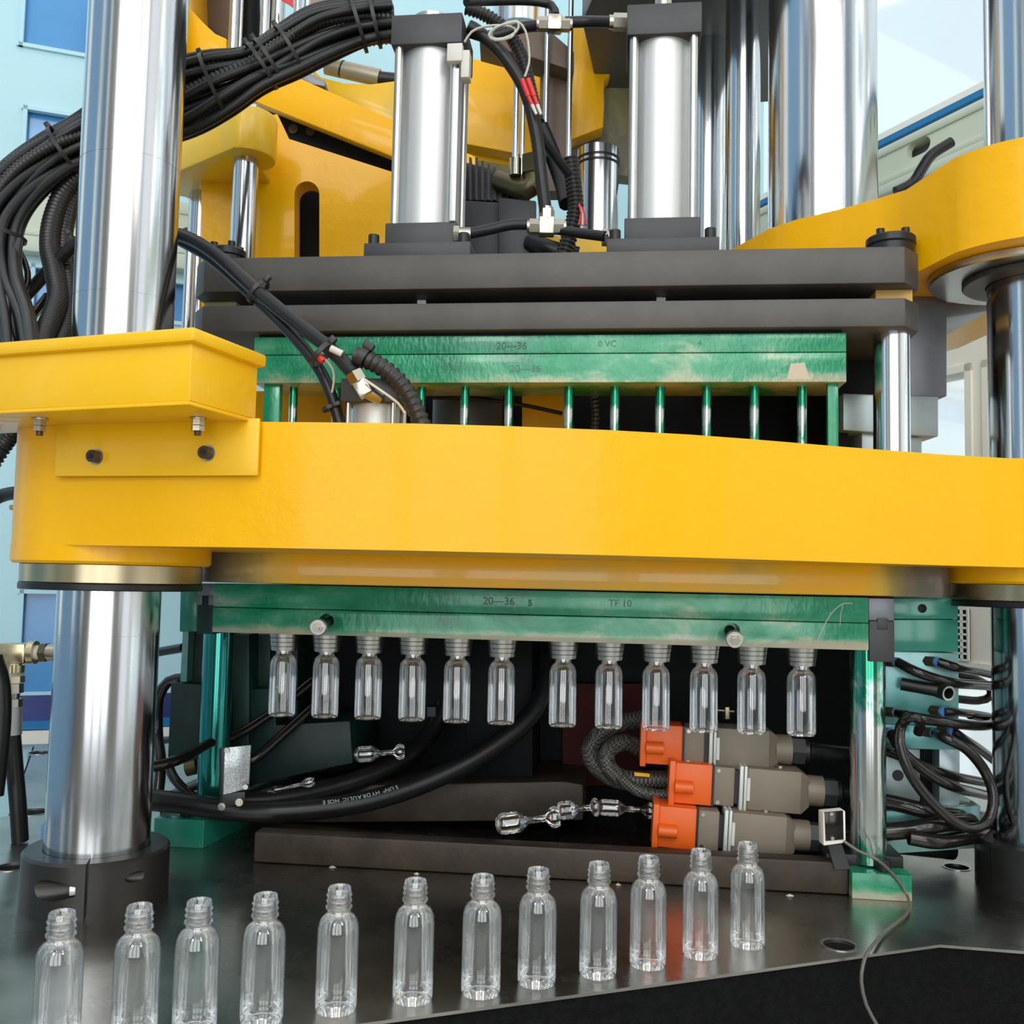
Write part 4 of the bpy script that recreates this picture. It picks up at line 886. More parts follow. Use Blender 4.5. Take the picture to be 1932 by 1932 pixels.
def tie(px, py, Y, dx, dy, r, label, w=.005, group=None, sq=1.0):
    """nylon tie loop round a bundle running along (dx,dy) in the picture plane"""
    c = pt(px, py, Y); ax = (pt(px+dx, py+dy, Y)-c).normalized(); q = ax.to_track_quat('Z', 'Y').to_matrix().to_4x4()
    t = thing('cable_tie', label, 'cable tie', c, group); M = Matrix.Translation(c) @ q
    part('strap', MB().lathe([(r, -w/2), (r+.0016, -w/2), (r+.0016, w/2), (r, w/2), (r, -w/2)], 24, M, cap=False), TIE, t)
    up = (Vector((0, -.25, 1))-ax*ax.dot(Vector((0, -.25, 1)))).normalized(); h = c+up*(r+.004)
    m3 = Matrix.Translation(h) @ ax.to_track_quat('X', 'Z').to_matrix().to_4x4(); part('head', MB().box((0, 0, 0), (w*1.3, .009, .009), m3), TIE, t, bevel=.001)
    return t
tie(487, 550, 1.215, 8, 7, .0165, 'black tie round the bent hoses in front of the black plates')
tie(608, 668, 1.16, 8, 7, .0175, 'black tie round the bent hoses above the yellow platen', .006)
tie(684, 674, 1.142, 8, 5, .0116, 'black tie at the top of the glossy conduit', .010)
tie(622, 770, 1.168, 5, 14, .0085, 'black tie low on the hose beside the small cylinder', .004)

# big harness running from the first cylinder top behind the tie bar and down into the cable box
pa_, pb_ = pt(775, 300, 2.25), pt(850, 300, 2.25)
solo('rear_post', MB().box(((pa_.x+pb_.x)/2, 2.40, (1.25+TZ)/2), (pb_.x-pa_.x, .30, 1.25-TZ)), DARKIN, 'dark rear post hidden behind the first cylinder', 'machine frame')
path = [(742, 38), (690, 42), (610, 62), (540, 98), (480, 130), (410, 158), (340, 188), (250, 225), (160, 265), (95, 298), (35, 345), (-5, 400), (-20, 460), (-20, 530), (-5, 600), (5, 670)]
Yp = [1.45, 1.45, 1.44, 1.43, 1.42, 1.41, 1.41, 1.42, 1.42, 1.40, 1.37, 1.34, 1.30, 1.25, 1.19, 1.13]
wid = [.6, .7, .9, .8, .62, .85, 1.0, .95, .75, .75, .75, .7, .65, .7, .85, .9, .9]
random.seed(11); nb = 15; lanes = [(-.048+.096*k/(nb-1), (-1)**k*.010+random.uniform(-.006, .006)) for k in range(nb)]
for k, (off, dep) in enumerate(lanes):
    P = []; ph = random.uniform(0, 6.28)
    for i, (x, y) in enumerate(path):
        x0, y0 = path[max(i-1, 0)]; x1, y1 = path[min(i+1, len(path)-1)]; L = math.hypot(x1-x0, y1-y0); nx, ny = -(y1-y0)/L, (x1-x0)/L
        o = (off*wid[i]+.0055*math.sin(i*.9+ph))*1855/Yp[i]
        P.append((x+nx*o*(-1 if False else 1), y+ny*o, Yp[i]+dep+.006*math.cos(i*1.1+ph)))
    cor = k in (2, 9, 12)
    r = random.choice((.0060, .0068, .0075)) if not cor else .0088
    hose('harness_conduit' if cor else 'harness_hose', P, r, CORR if cor else RUB, 'black corrugated conduit in the harness arching behind the thick tie bar' if cor else 'smooth black hose in the harness arching behind the thick tie bar', 'conduit' if cor else 'hose', 'harness conduits' if cor else 'harness hoses', ribs=.0017 if cor else None, n=10)
for px, py, Y, dx, dy, r, lb in ((708, 42, 1.445, -10, 2, .036, 'tie on the harness next to the first cylinder cap'), (676, 46, 1.445, -10, 3, .040, 'tie on the harness second from the first cylinder cap'),
                                 (548, 95, 1.43, -10, 6, .038, 'wide spaced tie on the harness above the inclined beam'), (508, 117, 1.425, -9, 6, .036, 'tie in the close pair at the waist of the harness, upper one'), (494, 125, 1.42, -9, 6, .036, 'tie in the close pair at the waist of the harness, lower one'),
                                 (404, 162, 1.41, -10, 4, .046, 'tie on the harness just before it passes the tie bar'), (122, 284, 1.405, -10, 6, .036, 'tie on the harness arch beyond the thick tie bar'), (-2, 440, 1.31, -3, 10, .034, 'tie where the harness turns down beside the picture edge')):
    tie(px, py, Y, dx, dy, r, lb, .0055)
hose('corrugated_conduit', [(250, 290, 1.44), (170, 318, 1.43), (125, 355, 1.41), (100, 410, 1.38), (93, 465, 1.35), (104, 520, 1.31), (108, 570, 1.27), (80, 640, 1.19), (65, 675, 1.14)], .0135, CORR, 'fat corrugated conduit hanging left into the yellow box', 'conduit', ribs=.0019, n=14)
hose('corrugated_conduit', [(250, 300, 1.46), (185, 330, 1.45), (140, 370, 1.43), (122, 430, 1.40), (122, 480, 1.37), (132, 540, 1.33), (128, 600, 1.28), (110, 660, 1.21)], .0128, CORR, 'second fat corrugated conduit hanging closest to the tie bar', 'conduit', ribs=.0019, n=14)
for k, (P, r) in enumerate((([(30, 460, 1.34), (48, 500, 1.33), (52, 530, 1.32), (38, 570, 1.30), (15, 600, 1.28)], .0045), ([(25, 470, 1.30), (30, 540, 1.26), (45, 610, 1.2), (52, 670, 1.15)], .007), ([(90, 560, 1.32), (60, 600, 1.27), (48, 640, 1.2), (42, 680, 1.14)], .0065), ([(35, 455, 1.3), (22, 520, 1.26), (12, 600, 1.18), (25, 665, 1.13)], .0068))):
    hose('loose_hose', P, r, PU, 'loose glossy black hose dropping into the yellow cable box', 'hose', 'loose hoses over the cable box')
tie(142, 455, 1.33, 10, -8, .0105, 'tie on the thick bent hose left of the tie bar', .005)
# below the box, left of the platen
hose('corrugated_conduit', [(-20, 880, 1.5), (10, 835, 1.5), (35, 800, 1.48), (60, 780, 1.45)], .014, CORR, 'corrugated conduit showing under the cable box at the picture edge', 'conduit', ribs=.0019)
hose('side_hose', [(-20, 945, 1.45), (10, 933, 1.44), (40, 930, 1.42), (80, 935, 1.40)], .010, RUB, 'black hose meeting the platen above the grease nipple')
solo('side_valve', slab([(30, 795), (100, 795), (100, 850), (45, 850), (45, 830), (30, 830)], 1.5, .05), DARKIN, 'dark valve block tucked behind the platen boss under the box', 'valve', bevel=.003)
# ================================================================ INSIDE THE LOWER MOULD SPACE
ra, rb_ = dp(478, 1600, 0)[0], dp(1602, 1660, 0)[0]
zr = -.3445
solo('front_rail', dbox(ra, rb_, 0, .030, TZ+.0002, zr), BROWN, 'long oily brown steel rail across the bed behind the bottle row', 'rail', bevel=.004)
t = thing('mould_occluder', 'added dark block filling the dark space behind the hanging bottles', 'mould block', D(-.03, .5, TZ))  # dark block added to hide the background behind the hanging bottles
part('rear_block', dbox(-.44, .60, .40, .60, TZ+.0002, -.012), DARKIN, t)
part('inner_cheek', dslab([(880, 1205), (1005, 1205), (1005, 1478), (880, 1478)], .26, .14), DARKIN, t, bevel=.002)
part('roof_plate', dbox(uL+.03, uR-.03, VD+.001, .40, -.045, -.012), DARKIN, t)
solo('brown_step', dslab([(300, 1555), (300, 1500), (660, 1482), (1062, 1474), (1100, 1480), (1100, 1548)], .215, .18), BROWN, 'brown steel step behind the big hydraulic hoses', 'mould block', bevel=.003)
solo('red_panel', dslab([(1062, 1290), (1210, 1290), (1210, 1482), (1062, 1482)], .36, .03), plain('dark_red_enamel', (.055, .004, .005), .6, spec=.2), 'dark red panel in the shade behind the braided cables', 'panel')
t = thing('green_cheek', 'dark green mould cheek behind the first hanging bottle', 'mould block', D(-.30, .24, TZ))
part('tall_block', dslab([(438, 1196), (470, 1196), (470, 1488), (438, 1488)], .19, .17), GREEND, t, bevel=.002)
part('upper_block', dslab([(470, 1196), (510, 1196), (510, 1300), (470, 1300)], .23, .15), GREEND, t, bevel=.002)
part('rib', dslab([(500, 1196), (562, 1196), (562, 1370), (490, 1370)], .26, .12), GREEND, t, bevel=.002)
part('lower_block', dslab([(470, 1300), (520, 1300), (520, 1368), (660, 1360), (665, 1440), (490, 1478), (470, 1485)], .20, .16), GREEND, t, bevel=.002)
solo('valve_tag', slab([(806, 1334), (822, 1334), (822, 1352), (806, 1352)], 1.60, .03), GREEND, 'small green corner of a block behind the fourth hanging bottle', 'block')
# left outside blocks behind the tie bar
t = thing('side_valve_block', 'dark green stacked valve block beside the green coated post', 'valve block', D(dp(350, 1400, .2)[0], .25, TZ))
part('top_block', dslab([(340, 1104), (374, 1102), (374, 1192), (338, 1192)], .13, .16), GREENB, t, bevel=.002)
part('web_plate', dslab([(345, 1188), (356, 1188), (352, 1286), (340, 1286)], .15, .02), TEAL, t)
part('middle_block', dslab([(352, 1188), (396, 1188), (396, 1310), (346, 1310)], .17, .14), GREEND, t, bevel=.002)
part('lower_block', dslab([(322, 1288), (396, 1292), (396, 1448), (316, 1430)], .15, .16), GREEND, t, bevel=.002)
part('brass_plug', MB().cyl(pt(352, 1450, 1.52), pt(372, 1445, 1.52), .012, 14), BRASSG, t)
for k, (P, r, lb) in enumerate((([(270, 1237, 1.60), (300, 1230, 1.58), (346, 1222, 1.55)], .0075, 'straight black hose between tie bar and upper valve block'),
    ([(346, 1280, 1.55), (318, 1286, 1.55), (300, 1316, 1.55), (297, 1380, 1.55), (303, 1440, 1.52), (298, 1500, 1.50)], .0085, 'black hose bending down from the valve block beside the tie bar'),
    ([(270, 1404, 1.62), (300, 1398, 1.62), (330, 1394, 1.60)], .006, 'thin black hose crossing low behind the tie bar'),
    ([(260, 1450, 1.34), (310, 1442, 1.36), (355, 1425, 1.40), (400, 1400, 1.46), (450, 1385, 1.50), (520, 1340, 1.54), (590, 1285, 1.58)], .0075, 'glossy black hose rising past the green post to the mould'),
    ([(440, 1440, 1.50), (480, 1432, 1.50), (540, 1380, 1.53), (590, 1335, 1.56), (640, 1290, 1.60)], .0075, 'glossy black hose rising behind the second hanging bottle'),
    ([(290, 1520, 1.50), (330, 1500, 1.48), (380, 1480, 1.47), (420, 1470, 1.47)], .005, 'thin black lead low beside the green foot block'),
    ([(316, 1440, 1.50), (330, 1470, 1.48), (360, 1500, 1.47), (395, 1520, 1.46)], .007, 'short black hose sloping down to the green foot block'))):
    hose('side_hose', P, r, PU, lb)
# big hydraulic hoses on the bed
hy1 = [(1035, 1235, 1.56), (1030, 1290, 1.54), (1005, 1345, 1.52), (950, 1395, 1.50), (870, 1445, 1.48), (780, 1485, 1.46), (690, 1512, 1.44), (600, 1526, 1.43), (500, 1532, 1.425), (420, 1527, 1.42), (340, 1515, 1.42), (270, 1508, 1.42)]
hy2 = [(838, 1330, 1.66), (815, 1380, 1.64), (770, 1425, 1.60), (700, 1462, 1.56), (620, 1488, 1.53), (540, 1505, 1.50), (470, 1512, 1.48), (430, 1512, 1.47)]
hz = hose('hydraulic_hose', hy1, .0150, RUB, 'thick printed hydraulic hose curving down across the bed', n=18)
hose('hydraulic_hose', hy2, .0150, RUB, 'thick plain hydraulic hose behind the printed one', n=18)
# printing along the hose, upside down as in place
pp = [pt(*p) for p in hy1]
def along(s0, txt, size, rev=True):
    Q = []; E_ = [pp[0]*2-pp[1]]+pp+[pp[-1]*2-pp[-2]]
    for i in range(1, len(E_)-2):
        a, b, c, d = E_[i-1], E_[i], E_[i+1], E_[i+2]
        for j in range(20):
            t = j/20; Q.append(.5*((2*b)+(c-a)*t+(2*a-5*b+4*c-d)*t*t+(3*b-a-3*c+d)*t**3))
    L = [0.]
    for a, b in zip(Q, Q[1:]): L.append(L[-1]+(b-a).length)
    s = s0
    for ch in txt:
        if ch != ' ':
            i = next((k for k in range(len(L)-1) if L[k+1] >= s), len(L)-2); p = Q[i].lerp(Q[i+1], (s-L[i])/(L[i+1]-L[i])); tn = (Q[i+1]-Q[i]).normalized()
            view = (-p).normalized(); nrm = (view-tn*view.dot(tn)).normalized(); up = nrm.cross(tn); nrm = nrm*.86-up*.5; up = nrm.cross(tn)
            part('printed_letter', text_mesh(ch, size, p+nrm*.0152-up*size*.35, tn, up, .0001), HOSEINK, hz, smooth=0)
        s += size*{'I': .34, ' ': .45, '*': .5, 'L': .60}.get(ch, .76)
along(.335, 'SUN* HYDRAULIC HOSE', .0085)
# clear plastic scraps
def scrap(a, b, Y, r, label, k=0):
    a, b = pt(*a, Y), pt(*b, Y); d = b-a; L = d.length; M = Matrix.Translation(a) @ d.to_track_quat('Z', 'Y').to_matrix().to_4x4()
    pr = [(0, 0), (r*.6, L*.02), (r*.92, L*.08), (r, L*.16), (r*.93, L*.20), (r, L*.26), (r*.93, L*.30), (r, L*.36), (r*.8, L*.42), (r*.35, L*.5), (r*.32, L*.78), (r*.9, L*.86), (r, L*.93), (r*.8, L)]
    solo('plastic_scrap', MB().lathe(pr, 20, M, cap=False), PET, label, 'plastic scrap', 'clear plastic scraps', smooth=50)
scrap((934, 1556), (1056, 1540), 1.385, .0155, 'crumpled clear preform scrap lying in front of the brown step')
scrap((1050, 1530), (1130, 1522), 1.42, .0135, 'clear preform scrap lying between the crumpled one and the connectors')
scrap((1125, 1522), (1235, 1530), 1.42, .0120, 'thin clear scrap touching the lowest orange connector')
scrap((668, 1424), (762, 1418), 1.55, .0130, 'clear scrap with round end in the dark behind the hoses')
scrap((480, 1500), (592, 1474), 1.49, .0075, 'small clear scrap resting on the plain hydraulic hose')
# reflector on the post
t = thing('reflector_plate', 'silver sensor reflector on a black bracket in front of the green coated post', 'reflector', pt(440, 1528, 1.335))
def quadY(pts, th): return MB().prism([pt(*p) for p in pts], (0, th, 0))
part('bracket', quadY([(413, 1412, 1.345), (424, 1410, 1.345), (424, 1497, 1.345), (462, 1494, 1.345), (462, 1512, 1.345), (414, 1527, 1.345)], .003), BLKSCREW, t, bevel=.0005)
part('reflector_face', quadY([(424, 1411, 1.340), (473, 1406, 1.352), (469, 1488, 1.352), (421, 1500, 1.340)], .004), REFL, t, bevel=.0008, label='silver prismatic reflector face')
for x, y in ((428, 1416), (463, 1485)): P = pt(x, y, 1.339); part('screw', MB().cyl(P, P+Vector((0, .006, 0)), .0035, 12), STEEL, t)
for x, y in ((418, 1522), (451, 1514)): P = pt(x, y, 1.341); s = part('screw', MB().cyl(P, P+Vector((0, .006, 0)), .0052, 14), NICK, t); part('hex_head', MB().hexa(P-Vector((0, .003, 0)), P, .0036), NICK, s)
# photo sensor and its thin cable
t = thing('photo_sensor', 'small black photo sensor with dark red window beside the smeared post', 'sensor', pt(1574, 1596, 1.245))
part('case', slab([(1553, 1534), (1595, 1530), (1596, 1590), (1554, 1596)], 1.245, .02), BEIGE, t, bevel=.0012); part('dark_lens', slab([(1556, 1533), (1591, 1530), (1592, 1584), (1558, 1587)], 1.2435, .003), plain('dark_red_lens', (.008, .003, .003), .15), t, bevel=.0005)
for x, y in ((1569, 1536), (1571, 1582)): P = pt(x, y, 1.2425); part('screw', MB().cyl(P, P+Vector((0, .003, 0)), .0022, 10), STEEL, t)
part('stand', slab([(1562, 1594), (1588, 1592), (1604, 1640), (1575, 1640)], 1.262, .006), DKGREY, t)
cb_ = [pt(1592, 1587, 1.243), pt(1620, 1606, 1.235), pt(1655, 1622, 1.225)]
for x, y in ((1690, 1655), (1712, 1690), (1713, 1720), (1690, 1742), (1662, 1765)): cb_.append(pz(x, y, TZ+.004) if y > 1700 else pz(x, y, TZ+.004+.035*(1700-y)/60))
cb_ += [pt(1637, 1797, 1.052), pt(1628, 1822, 1.040), pt(1625, 1852, 1.038), pt(1634, 1895, 1.038), pt(1655, 1935, 1.038), pt(1680, 1985, 1.038)]
solo('thin_cable', MB().tube(cb_, .0019, 8), plain('grey_cable', (.13, .12, .10), .35), 'thin grey sensor cable trailing over the front edge of the bed', 'cable')

# ================================================================ ORANGE CONNECTORS
def connector(px, py, v, tilt, label, kx=1.0):
    u, z = dp(px, py, v); t = thing('connector', label, 'connector', D(u, v+.025, z-.028), 'orange capped multi-pin connectors')
    M = Matrix.Translation(D(u, v, z)) @ rotz(DYAW) @ Matrix.Rotation(math.radians(tilt), 4, 'Y')
    h = .054; dpt = .050
    def B(x0, x1, hh, y0=0., y1=None, zc=0.): return MB().box(((x0+x1)/2, ((y1 or dpt)+y0)/2, zc), (x1-x0, (y1 or dpt)-y0, hh), M)
    c = part('orange_cap', B(.008, .058, h), ORANGE, t, bevel=.0012)
    part('cap_flange', B(0, .008, h+.006, -.006), ORANGE, c, bevel=.001)
    part('lever_stub', MB().cyl(M @ Vector((.008, -.005, -.004)), M @ Vector((.032, -.005, -.004)), .0085, 18), ORANGE, c)
    g = part('insert_housing', B(.060, .088, h-.002, .001), TAUPE, t, bevel=.002)
    part('seal', B(.0575, .0605, h+.001, -.0005), BLKSCREW, g)
    for sz in (-1, 1): part('corner_screw', MB().cyl(M @ Vector((.066, .002, sz*.021)), M @ Vector((.066, -.0015, sz*.021)), .0028, 10), NICK, g)
    part('gap', B(.088, .094, h-.010, .003), BLKSCREW, t)
    w = part('locking_clip', B(.094, .099, h+.006, -.004), GASK, t, bevel=.0008); part('clip_rib', B(.1, .104, h+.006, -.004), GASK, w, bevel=.0008); part('clip_tab', B(.104, .108, .030, -.005, .01), GASK, w)
    hd = part('hood', B(.1045, .176, h+.002, -.002), TAUPE, t, bevel=.002)
    e = MB().prism([M @ Vector(p) for p in ((.176, -.002, -h/2-.001), (.176, -.002, h/2+.001), (.176, dpt, h/2+.001), (.176, dpt, -h/2-.001))], (0, 0, 0))
    a = [M @ Vector(p) for p in ((.1755, -.002, -h/2-.001), (.1755, -.002, h/2+.001), (.1755, dpt, h/2+.001), (.1755, dpt, -h/2-.001))]
    b = [M @ Vector(p) for p in ((.188, .008, -.019), (.188, .008, .019), (.188, dpt-.008, .019), (.188, dpt-.008, -.019))]
    part('hood_taper', MB().add(a+b, [(0, 1, 2, 3), (7, 6, 5, 4), (0, 4, 5, 1), (1, 5, 6, 2), (2, 6, 7, 3), (3, 7, 4, 0)]), TAUPE, hd)
    cy = dpt/2
    part('gland_neck', MB().cyl(M @ Vector((.186, cy, 0)), M @ Vector((.208, cy, 0)), .0205, 24), TAUPE, t); n_ = part('gland_nut', MB().hexa(M @ Vector((.208, cy, 0)), M @ Vector((.226, cy, 0)), .0195), DKGREY, t)
    part('gland_ring', MB().cyl(M @ Vector((.226, cy, 0)), M @ Vector((.232, cy, 0)), .016, 20), BLKSCREW, n_)
    part('hood_screw', MB().cyl(M @ Vector((.150, .02, h/2)), M @ Vector((.150, .02, h/2+.004)), .006, 14), STEEL, t)
    return M, cy
M_a, cy_a = connector(1208, 1403, .095, 1.2, 'orange capped connector on top of the stack, behind the hanging bottles')
M_b, cy_b = connector(1262, 1476, .075, 2.2, 'orange capped connector in the middle of the stack, pushed towards the post')
M_c, cy_c = connector(1231, 1558, .055, 2.6, 'orange capped connector at the bottom of the stack, on the bed')
solo('connector_rest', dbox(dp(1225, 1600, .06)[0], dp(1590, 1600, .06)[0], .062, .13, TZ+.0002, dp(1300, 1602, .06)[1]-.004), DARKIN, 'dark low block the connector stack rests on', 'block')
for M_, cy_, k in ((M_a, cy_a, 'top'), (M_b, cy_b, 'middle'), (M_c, cy_c, 'bottom')):
    solo('connector_cable', MB().tube([M_ @ Vector((.232, cy_, 0)), M_ @ Vector((.27, cy_+.01, -.004)), M_ @ Vector((.33, cy_+.05, -.012)), M_ @ Vector((.42, cy_+.08, -.02))], .0125, 12), RUB, 'black cable leaving the %s connector of the stack' % k, 'cable', smooth=60)
# braided cables behind the caps
braid = None
def _braid():
    m, nt, b = nodes('braided_sleeve'); v = coord(nt, (1, 1, 1)); ck = N(nt, 'ShaderNodeTexChecker', Scale=340.); nt.links.new(v, ck.inputs['Vector'])
    ck.inputs['Color1'].default_value = (.14, .135, .12, 1); ck.inputs['Color2'].default_value = (.012, .012, .012, 1); nt.links.new(ck.outputs[0], b.inputs['Base Color']); b.inputs['Roughness'].default_value = .5; return m
BRAID = _braid()
hose('braided_cable', [(1212, 1355, 1.50), (1170, 1365, 1.49), (1130, 1385, 1.48), (1112, 1415, 1.47), (1125, 1445, 1.46), (1165, 1470, 1.45), (1230, 1478, 1.44)], .0135, BRAID, 'grey braided cable looping left of the top connector', 'cable', n=14)
hose('braided_cable', [(1212, 1415, 1.46), (1180, 1400, 1.45), (1150, 1412, 1.44), (1145, 1440, 1.43), (1175, 1468, 1.43), (1262, 1470, 1.43)], .0125, BRAID, 'grey braided cable curling to the middle connector', 'cable', n=14)
hose('braided_cable', [(1170, 1466, 1.42), (1200, 1490, 1.42), (1240, 1500, 1.41), (1268, 1498, 1.41)], .0085, BRAID, 'thin braided cable running under the middle connector cap', 'cable')
solo('yellow_tag', slab([(1197, 1457), (1226, 1460), (1226, 1466), (1197, 1464)], 1.405, .002), YELB, 'small yellow cable tag left of the middle connector', 'tag')
t = thing('brass_coupling', 'small brass coupling behind the tenth hanging bottle', 'pipe fitting', pt(1370, 1345, 1.5)); part('stem', MB().cyl(pt(1350, 1340, 1.5), pt(1385, 1343, 1.5), .003, 10), ZINC, t); part('nut', MB().hexa(pt(1371, 1334, 1.5), pt(1371, 1356, 1.5), .005), ZINC, t)

# ================================================================ SIDE BLOCK AND HOSES BY THE FAR TIE BAR
vS = .075
t = thing('side_manifold', 'green and teal manifold block with hose ports beside the far tie bar', 'manifold', D(dp(1745, 1400, vS)[0], vS+.06, TZ))
gb = part('green_upper', dslab([(1685, 1128), (1808, 1128), (1808, 1168), (1685, 1168)], vS, .12), GREENB, t, bevel=.001); gc = part('green_lower', dslab([(1685, 1169), (1808, 1169), (1808, 1230), (1685, 1229)], vS, .12), GREENB, t, bevel=.001)
P = D(*[(q[0], vS, q[1]) for q in [dp(1740, 1148, vS)]][0]); cut(gb, [MB().cyl(P-E2*.01, P+E2*.02, .0060, 20)]); part('bore_end', MB().cyl(P+E2*.018, P+E2*.022, .006, 20), BLKSCREW, gb)
part('teal_body', dslab([(1668, 1228), (1809, 1232), (1809, 1370), (1668, 1366)], vS+.006, .11), TEAL, t, bevel=.001)
part('teal_lower', dslab([(1668, 1367), (1806, 1371), (1806, 1415), (1668, 1412)], vS+.002, .11), TEAL, t, bevel=.001)
part('leg_plate', dslab([(1772, 1410), (1811, 1412), (1811, 1520), (1772, 1520)], vS+.03, .08), PALEBLK, t, bevel=.001); part('dark_web', dslab([(1735, 1412), (1773, 1412), (1773, 1520), (1735, 1520)], vS+.06, .05), DARKIN, t)
fpq = part('front_plate', dslab([(1662, 1410), (1736, 1414), (1736, 1512), (1662, 1508)], vS+.02, .06), PALEBLK, t, bevel=.001); P = D(*[(q[0], vS+.02, q[1]) for q in [dp(1694, 1463, vS+.02)]][0]); part('bore_end', MB().cyl(P-E2*.0005, P+E2*.002, .0075, 18), BLKSCREW, fpq)
ft = part('foot_plate', dslab([(1670, 1530), (1850, 1520), (1850, 1600), (1670, 1612)], vS+.02, .14), TEAL, t, bevel=.001)
for x in (1782, 1814): P = pt(x, 1513, 1.36); part('socket_screw', MB().cyl(P-Vector((0, 0, .012)), P, .0095, 18), BLKSCREW, ft)
def port(px, py, v, label):
    u, z = dp(px, py, v); P = D(u, v, z); d = (E1*.55-E2*.8).normalized(); t2 = thing('push_fitting', label, 'pipe fitting', P, 'push fittings on the manifold')
    part('brass_body', MB().hexa(P+d*-.004, P+d*.012, .0072), BRASSG, t2); part('release_ring', MB().cyl(P+d*.012, P+d*.016, .0066, 20), BLUEF, t2); return P+d*.016
pts_ = {}
for k, (x, y) in {'a': (1676, 1248), 'b': (1752, 1247), 'c': (1676, 1342), 'd': (1762, 1340), 'e': (1746, 1380), 'f': (1778, 1375), 'g': (1664, 1380)}.items():
    pts_[k] = port(x, y, vS+(.006 if y < 1366 else .002), {'a': 'push fitting with blue ring high beside the end clamp', 'b': 'push fitting with blue ring below the green block, further along', 'c': 'push fitting with blue ring halfway down close to the post', 'd': 'push fitting with blue ring halfway down, feeding the U bend', 'e': 'push fitting with blue ring at the end of the big hose loop', 'f': 'lowest push fitting nearest the far tie bar', 'g': 'push fitting mostly hidden by the smeared post'}[k])
def h2(k, P, r, lb): solo('air_tube', MB().tube(([pts_[k]-(pts_[k]*0)] if k else [])+[pt(*p) for p in P], r, 12, .008), PU, lb, 'hose', smooth=60)
h2('a', [(1730, 1268, 1.297), (1790, 1287, 1.307), (1840, 1292, 1.359), (1890, 1295, 1.420)], .0066, 'glossy black tube from the top fitting running behind the far tie bar')
h2('b', [(1800, 1258, 1.312), (1840, 1265, 1.359), (1890, 1276, 1.420)], .0062, 'glossy black tube from the second top fitting, just under the green block')
h2(None, [(1800, 1270, 1.50), (1838, 1280, 1.50), (1866, 1296, 1.50), (1868, 1314, 1.50), (1845, 1322, 1.50), (1800, 1318, 1.50)], .0062, 'pale glinting tube bend behind the manifold by the grille')
h2('c', [(1720, 1352, 1.292), (1780, 1362, 1.292), (1840, 1369, 1.324), (1870, 1366, 1.360), (1868, 1355, 1.384), (1830, 1348, 1.358)], .0068, 'glossy black U bend tube crossing the teal block')
h2('d', [(1800, 1343, 1.322), (1835, 1347, 1.361)], .0055, 'short tube joining the U bend to its fitting')
h2('e', [(1785, 1393, 1.282), (1825, 1415, 1.289), (1858, 1455, 1.302), (1874, 1500, 1.300), (1866, 1545, 1.294), (1835, 1563, 1.283), (1796, 1548, 1.271), (1750, 1505, 1.266), (1715, 1455, 1.266), (1698, 1405, 1.271), (1700, 1370, 1.281), (1718, 1352, 1.262), (1735, 1362, 1.277), (1733, 1382, 1.292)], .0068, 'big oval loop of glossy black tube in front of the manifold')
h2('f', [(1815, 1392, 1.322), (1850, 1415, 1.366), (1895, 1450, 1.420)], .0062, 'glossy black tube sloping from the lowest fitting behind the far tie bar')
h2('g', [(1700, 1415, 1.297), (1750, 1458, 1.297), (1800, 1485, 1.312), (1860, 1500, 1.413)], .0068, 'glossy black tube sloping low behind the big oval loop')
h2(None, [(1650, 1410, 1.312), (1720, 1435, 1.322), (1790, 1462, 1.332), (1880, 1480, 1.430)], .0062, 'upper of the two tubes crossing behind the big oval loop')
h2(None, [(1640, 1505, 1.312), (1700, 1518, 1.312), (1770, 1535, 1.312), (1890, 1548, 1.420)], .0105, 'thick black cable running low from the post to the far tie bar')
h2(None, [(1640, 1572, 1.292), (1720, 1565, 1.292), (1790, 1552, 1.302), (1890, 1545, 1.420)], .0110, 'thickest black cable just above the foot plate')
h2(None, [(1715, 1580, 1.282), (1770, 1588, 1.282), (1830, 1580, 1.323), (1890, 1568, 1.420)], .0095, 'black cable sagging over the foot plate')
t = thing('open_coupling', 'black tube coupling with open ringed end on the teal block', 'pipe fitting', pt(1781, 1305, 1.30)); a, b = pt(1700, 1290, 1.318), pt(1778, 1304, 1.300); part('sleeve', MB().cyl(a, b, .0085, 20), RUB, t); d = (b-a).normalized()*.3+Vector((0, -.9, -.1)); d.normalize()
M = Matrix.Translation(b) @ d.to_track_quat('Z', 'Y').to_matrix().to_4x4(); part('end_ring', MB().lathe([(.007, -.008), (.0105, -.008), (.0105, .012), (.007, .012), (.007, -.008)], 24, M, cap=False), BLKSCREW, t); part('ring_face', MB().lathe([(.0072, .0122), (.0098, .0126), (.0098, .0122)], 24, M, cap=False), STEEL, t)

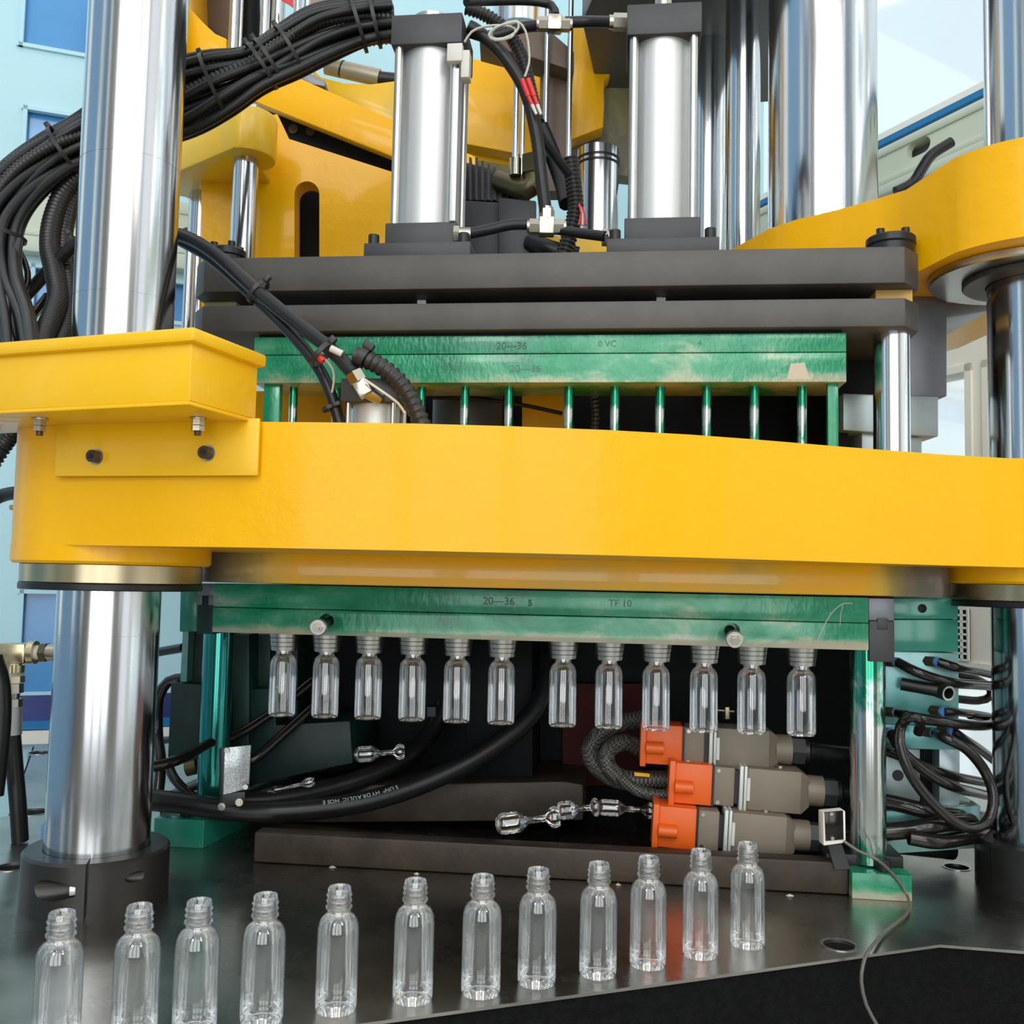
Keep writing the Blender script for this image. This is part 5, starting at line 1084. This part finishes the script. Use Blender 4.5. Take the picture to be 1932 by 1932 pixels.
# ================================================================ LEFT EDGE FITTINGS
YL = 1.42
t = thing('brass_tee', 'zinc plated brass tee fitting at the left picture edge', 'pipe fitting', pt(27, 1240, YL))
a, b, c = pt(-20, 1232, YL), pt(62, 1231, YL), pt(27, 1262, YL); cen = pt(27, 1232, YL)
part('run', MB().cyl(a, b, .0125, 20), ZINC, t); part('centre_block', MB().box(tuple(cen), (.042, .028, .028)), ZINC, t, bevel=.003); part('branch', MB().cyl(cen, c, .0105, 20), ZINC, t)
part('end_collar', MB().cyl(pt(56, 1231, YL), pt(68, 1231, YL), .0165, 20), ZINC, t); part('branch_collar', MB().cyl(pt(27, 1254, YL), pt(26, 1268, YL), .0145, 20), ZINC, t)
part('tape', MB().cyl(pt(68, 1231, YL), pt(78, 1231, YL), .0105, 18), WHITE, t); part('nut', MB().hexa(pt(78, 1231, YL), pt(90, 1231, YL), .0145), BRASSG, t); part('stub', MB().cyl(pt(90, 1231, YL), pt(130, 1231, YL), .012, 18), NICK, t)
t = thing('hose_end', 'crimped silver hose end hanging from the brass tee', 'pipe fitting', pt(24, 1385, YL))
part('tape', MB().cyl(pt(26, 1268, YL), pt(26, 1276, YL), .0125, 18), WHITE, t); part('nut', MB().hexa(pt(26, 1276, YL), pt(26, 1288, YL), .0145), ZINC, t); part('nut', MB().hexa(pt(25, 1290, YL), pt(25, 1308, YL), .0135), NICK, t); part('neck', MB().cyl(pt(25, 1308, YL), pt(24, 1320, YL), .009, 18), NICK, t); part('nut', MB().hexa(pt(24, 1319, YL), pt(24, 1334, YL), .0128), NICK, t)
part('crimp', MB().cyl(pt(24, 1334, YL), pt(23, 1386, YL), .0128, 24), ALU, t, bevel=.0)
q = pz(44, 1584, TZ+.001); hose('hydraulic_hose', [(23, 1386, YL), (28, 1450, YL), (34, 1520, YL), (q.x, q.y, q.z) if False else (38, 1585, 1.43)], .0115, RUB, 'upright black hydraulic hose dropping from the brass tee to the bed', n=16)
hose('edge_hose', [(-12, 1240, 1.36), (2, 1290, 1.36), (4, 1360, 1.36), (-4, 1450, 1.36), (-10, 1500, 1.36)], .012, RUB, 'black hose bulging in from the left picture edge')
solo('blue_tag', slab([(76, 1556), (92, 1556), (92, 1590), (76, 1590)], 1.36, .012), BLUEF, 'small light blue plug standing behind the split collar', 'plug', bevel=.002)
lift_all()
